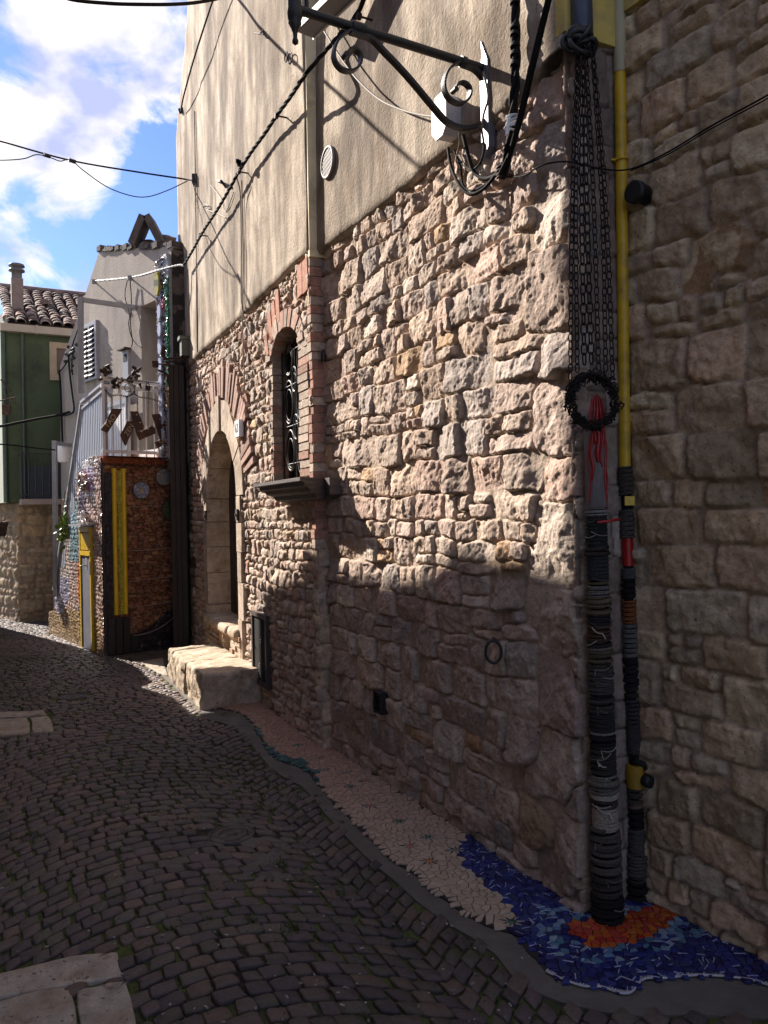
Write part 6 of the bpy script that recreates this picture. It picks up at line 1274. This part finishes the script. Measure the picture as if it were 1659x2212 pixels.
mb=MB(); mb.wbox(GW,.02,1.4,zb0-.08,zb0,.0,.45); mb.build('balcony_slab',mat('slab render',(.30,.24,.21),rough=.9,var=.15,bump=.2),bal)
mb=MB(); 
for z in (zb1,zb0+.06): mb.bar(GW.p(.03,z,.43),GW.p(1.4,z,.43),.03,.02); mb.bar(GW.p(.03,z,.43),GW.p(.03,z,.0),.03,.02)
for k in range(15): mb.bar(GW.p(.03+k*.095,zb0,.43),GW.p(.03+k*.095,zb1,.43),.014)
for k in range(1,5): mb.bar(GW.p(.03,zb0,.43-k*.09),GW.p(.03,zb1,.43-k*.09),.014)
mb.build('balcony_rail',mIRON,bal)
mb=MB(); mb.wbox(GW,.04,1.9,zb0,zb0+.5,.03,.04); mb.build('blue_band',mat('blue grey band',(.045,.055,.075),rough=.9,var=.2),gn)
mb=MB(); mb.tube([GW.p(.10,zE,.07),GW.p(.10,2.0,.07),GW.p(.10,zS,.07)],.02,8); mb.tube([GW.p(-.16,zE-.02,.05),GW.p(-.16,zS,.05)],.035,8); mb.build('downpipe',mat('green pipe',(.045,.07,.05),rough=.5,bump=0),gn)
for z in (3.6,2.3):
    s_=bpy.data.objects.new('side_shutter',None); link(s_,gn); mb=MB()
    a_=GA+ld*.35;b2=GA+ld*.7; nL=np.array([-ld[1],ld[0]]); nL=nL if nL[1]<0 else -nL
    mb.prism([(*(a_),z),(*(b2),z),(*(b2+nL*.06),z),(*(a_+nL*.06),z)],(0,0,1.1)); mb.build('shutter_leaf',mat('shutter grey',(.26,.25,.24),rough=.7,bump=.1),s_)
t=empty('tv_antenna','bent dark aerial on the pale side of the green house','antenna'); mb=MB(); mb.tube([P(2,820,11.2),P(24,845,11.2)],.012,6); mb.tube([P(-10,868,11.1),P(34,858,11.1)],.008,6)
for k in range(5): mb.tube([P(6+k*6,852+k*0,11.15),P(10+k*6,872,11.1)],.006,5)
mb.box(P(14,885,11.1),.06,.01,.07); mb.build('aerial',mRUST,t)
t=empty('hanging_plant','dry brown plant hanging in a pot at the far left corner','plant'); mb=MB(); c=P(3,1128,11.2); mb.lathe(c,[(.05,-.2),(.09,0)],12); mb.build('pot',mRUST,t); mb=MB(); r=random.Random(4)
for k in range(60): d_=np.array([r.gauss(0,.12),r.gauss(0,.1),r.uniform(-.1,.16)]); mb.col=(.2,.12,.05); q_=np.array([.004,0,0]); mb.add([c-q_,c+q_,c+d_],[(0,1,2)])
mb.build('dry_leaves',mLEAF,t)

# ================================================================ houses across the street, unseen on the left, shaped for the shade they cast
L0=np.array([-3.3,6.0]); ldr=np.array([-.434,1.0]); 
def Lp(Y,back=0): n_=np.array([-.917,-.398]); q=L0+ldr*(Y-6); return q+n_*back
def lbox(mb,Ya,Yb,z0,z1,b0=0,b1=3.5,z1b=None):
    z1b=z1 if z1b is None else z1b; A_,B_=Lp(Ya,b0),Lp(Yb,b0); C_,D_=Lp(Yb,b1),Lp(Ya,b1)
    mb.add([(*A_,z0),(*B_,z0),(*C_,z0),(*D_,z0),(*A_,z1),(*B_,z1b),(*C_,z1b),(*D_,z1)],[(0,1,5,4),(1,2,6,5),(2,3,7,6),(3,0,4,7),(4,5,6,7),(3,2,1,0)])
oh=empty('opposite_house','beige plastered house along the left side of the street, outside view','house')
mb=MB(); lbox(mb,-1.6,8.5,-.05,4.62); mb.build('wall',mPLB,oh)
mb=MB(); mb.add([(*Lp(-1.7,-.02),4.9),(*Lp(7.05,-.02),4.9),(*Lp(7.35,-.02),4.68),(*Lp(8.55,-.02),4.50),(*Lp(8.55,3.5),4.6),(*Lp(-1.7,3.5),5.0)],[(0,1,2,3,4,5)])
mb.add([(*Lp(-1.7,-.02),4.6),(*Lp(-1.7,-.02),4.9),(*Lp(7.05,-.02),4.9),(*Lp(7.35,-.02),4.68),(*Lp(8.55,-.02),4.50),(*Lp(8.55,-.02),4.4)],[(0,1,2,3,4,5)]); mb.build('roof',mTER2,oh)
t2=empty('sun_blocker','unseen tall block added above the opposite house to shade the side wall','house'); mb=MB(); lbox(mb,3.0,6.42,4.95,8.6,.01,3.4); mb.build('wall',mPLB,t2)  # unseen block added only to keep sunlight off the side wall
mb=MB(); lbox(mb,8.5,9.48,3.3,4.45,-.0,1.0,4.22); mb.build('jettied_bay',mPLB,oh)
t=empty('shadow_wall','unseen low wall added on the left, raking top shaped for its shadow','wall')  # unseen occluder, its top outline shaped to cast the farther street shadow
mb=MB()
prof=[(8.52,2.46),(9.0,2.42),(9.18,2.12),(9.55,2.3),(10.2,2.24),(10.5,2.1),(10.75,1.75),(11.05,1.38),(11.35,.8),(11.65,.18)]
for (ya,za_),(yb,zb_) in zip(prof[:-1],prof[1:]): lbox(mb,ya,yb,-.05,za_,0,.25,zb_)
mb.build('wall_body',mPLB,t)
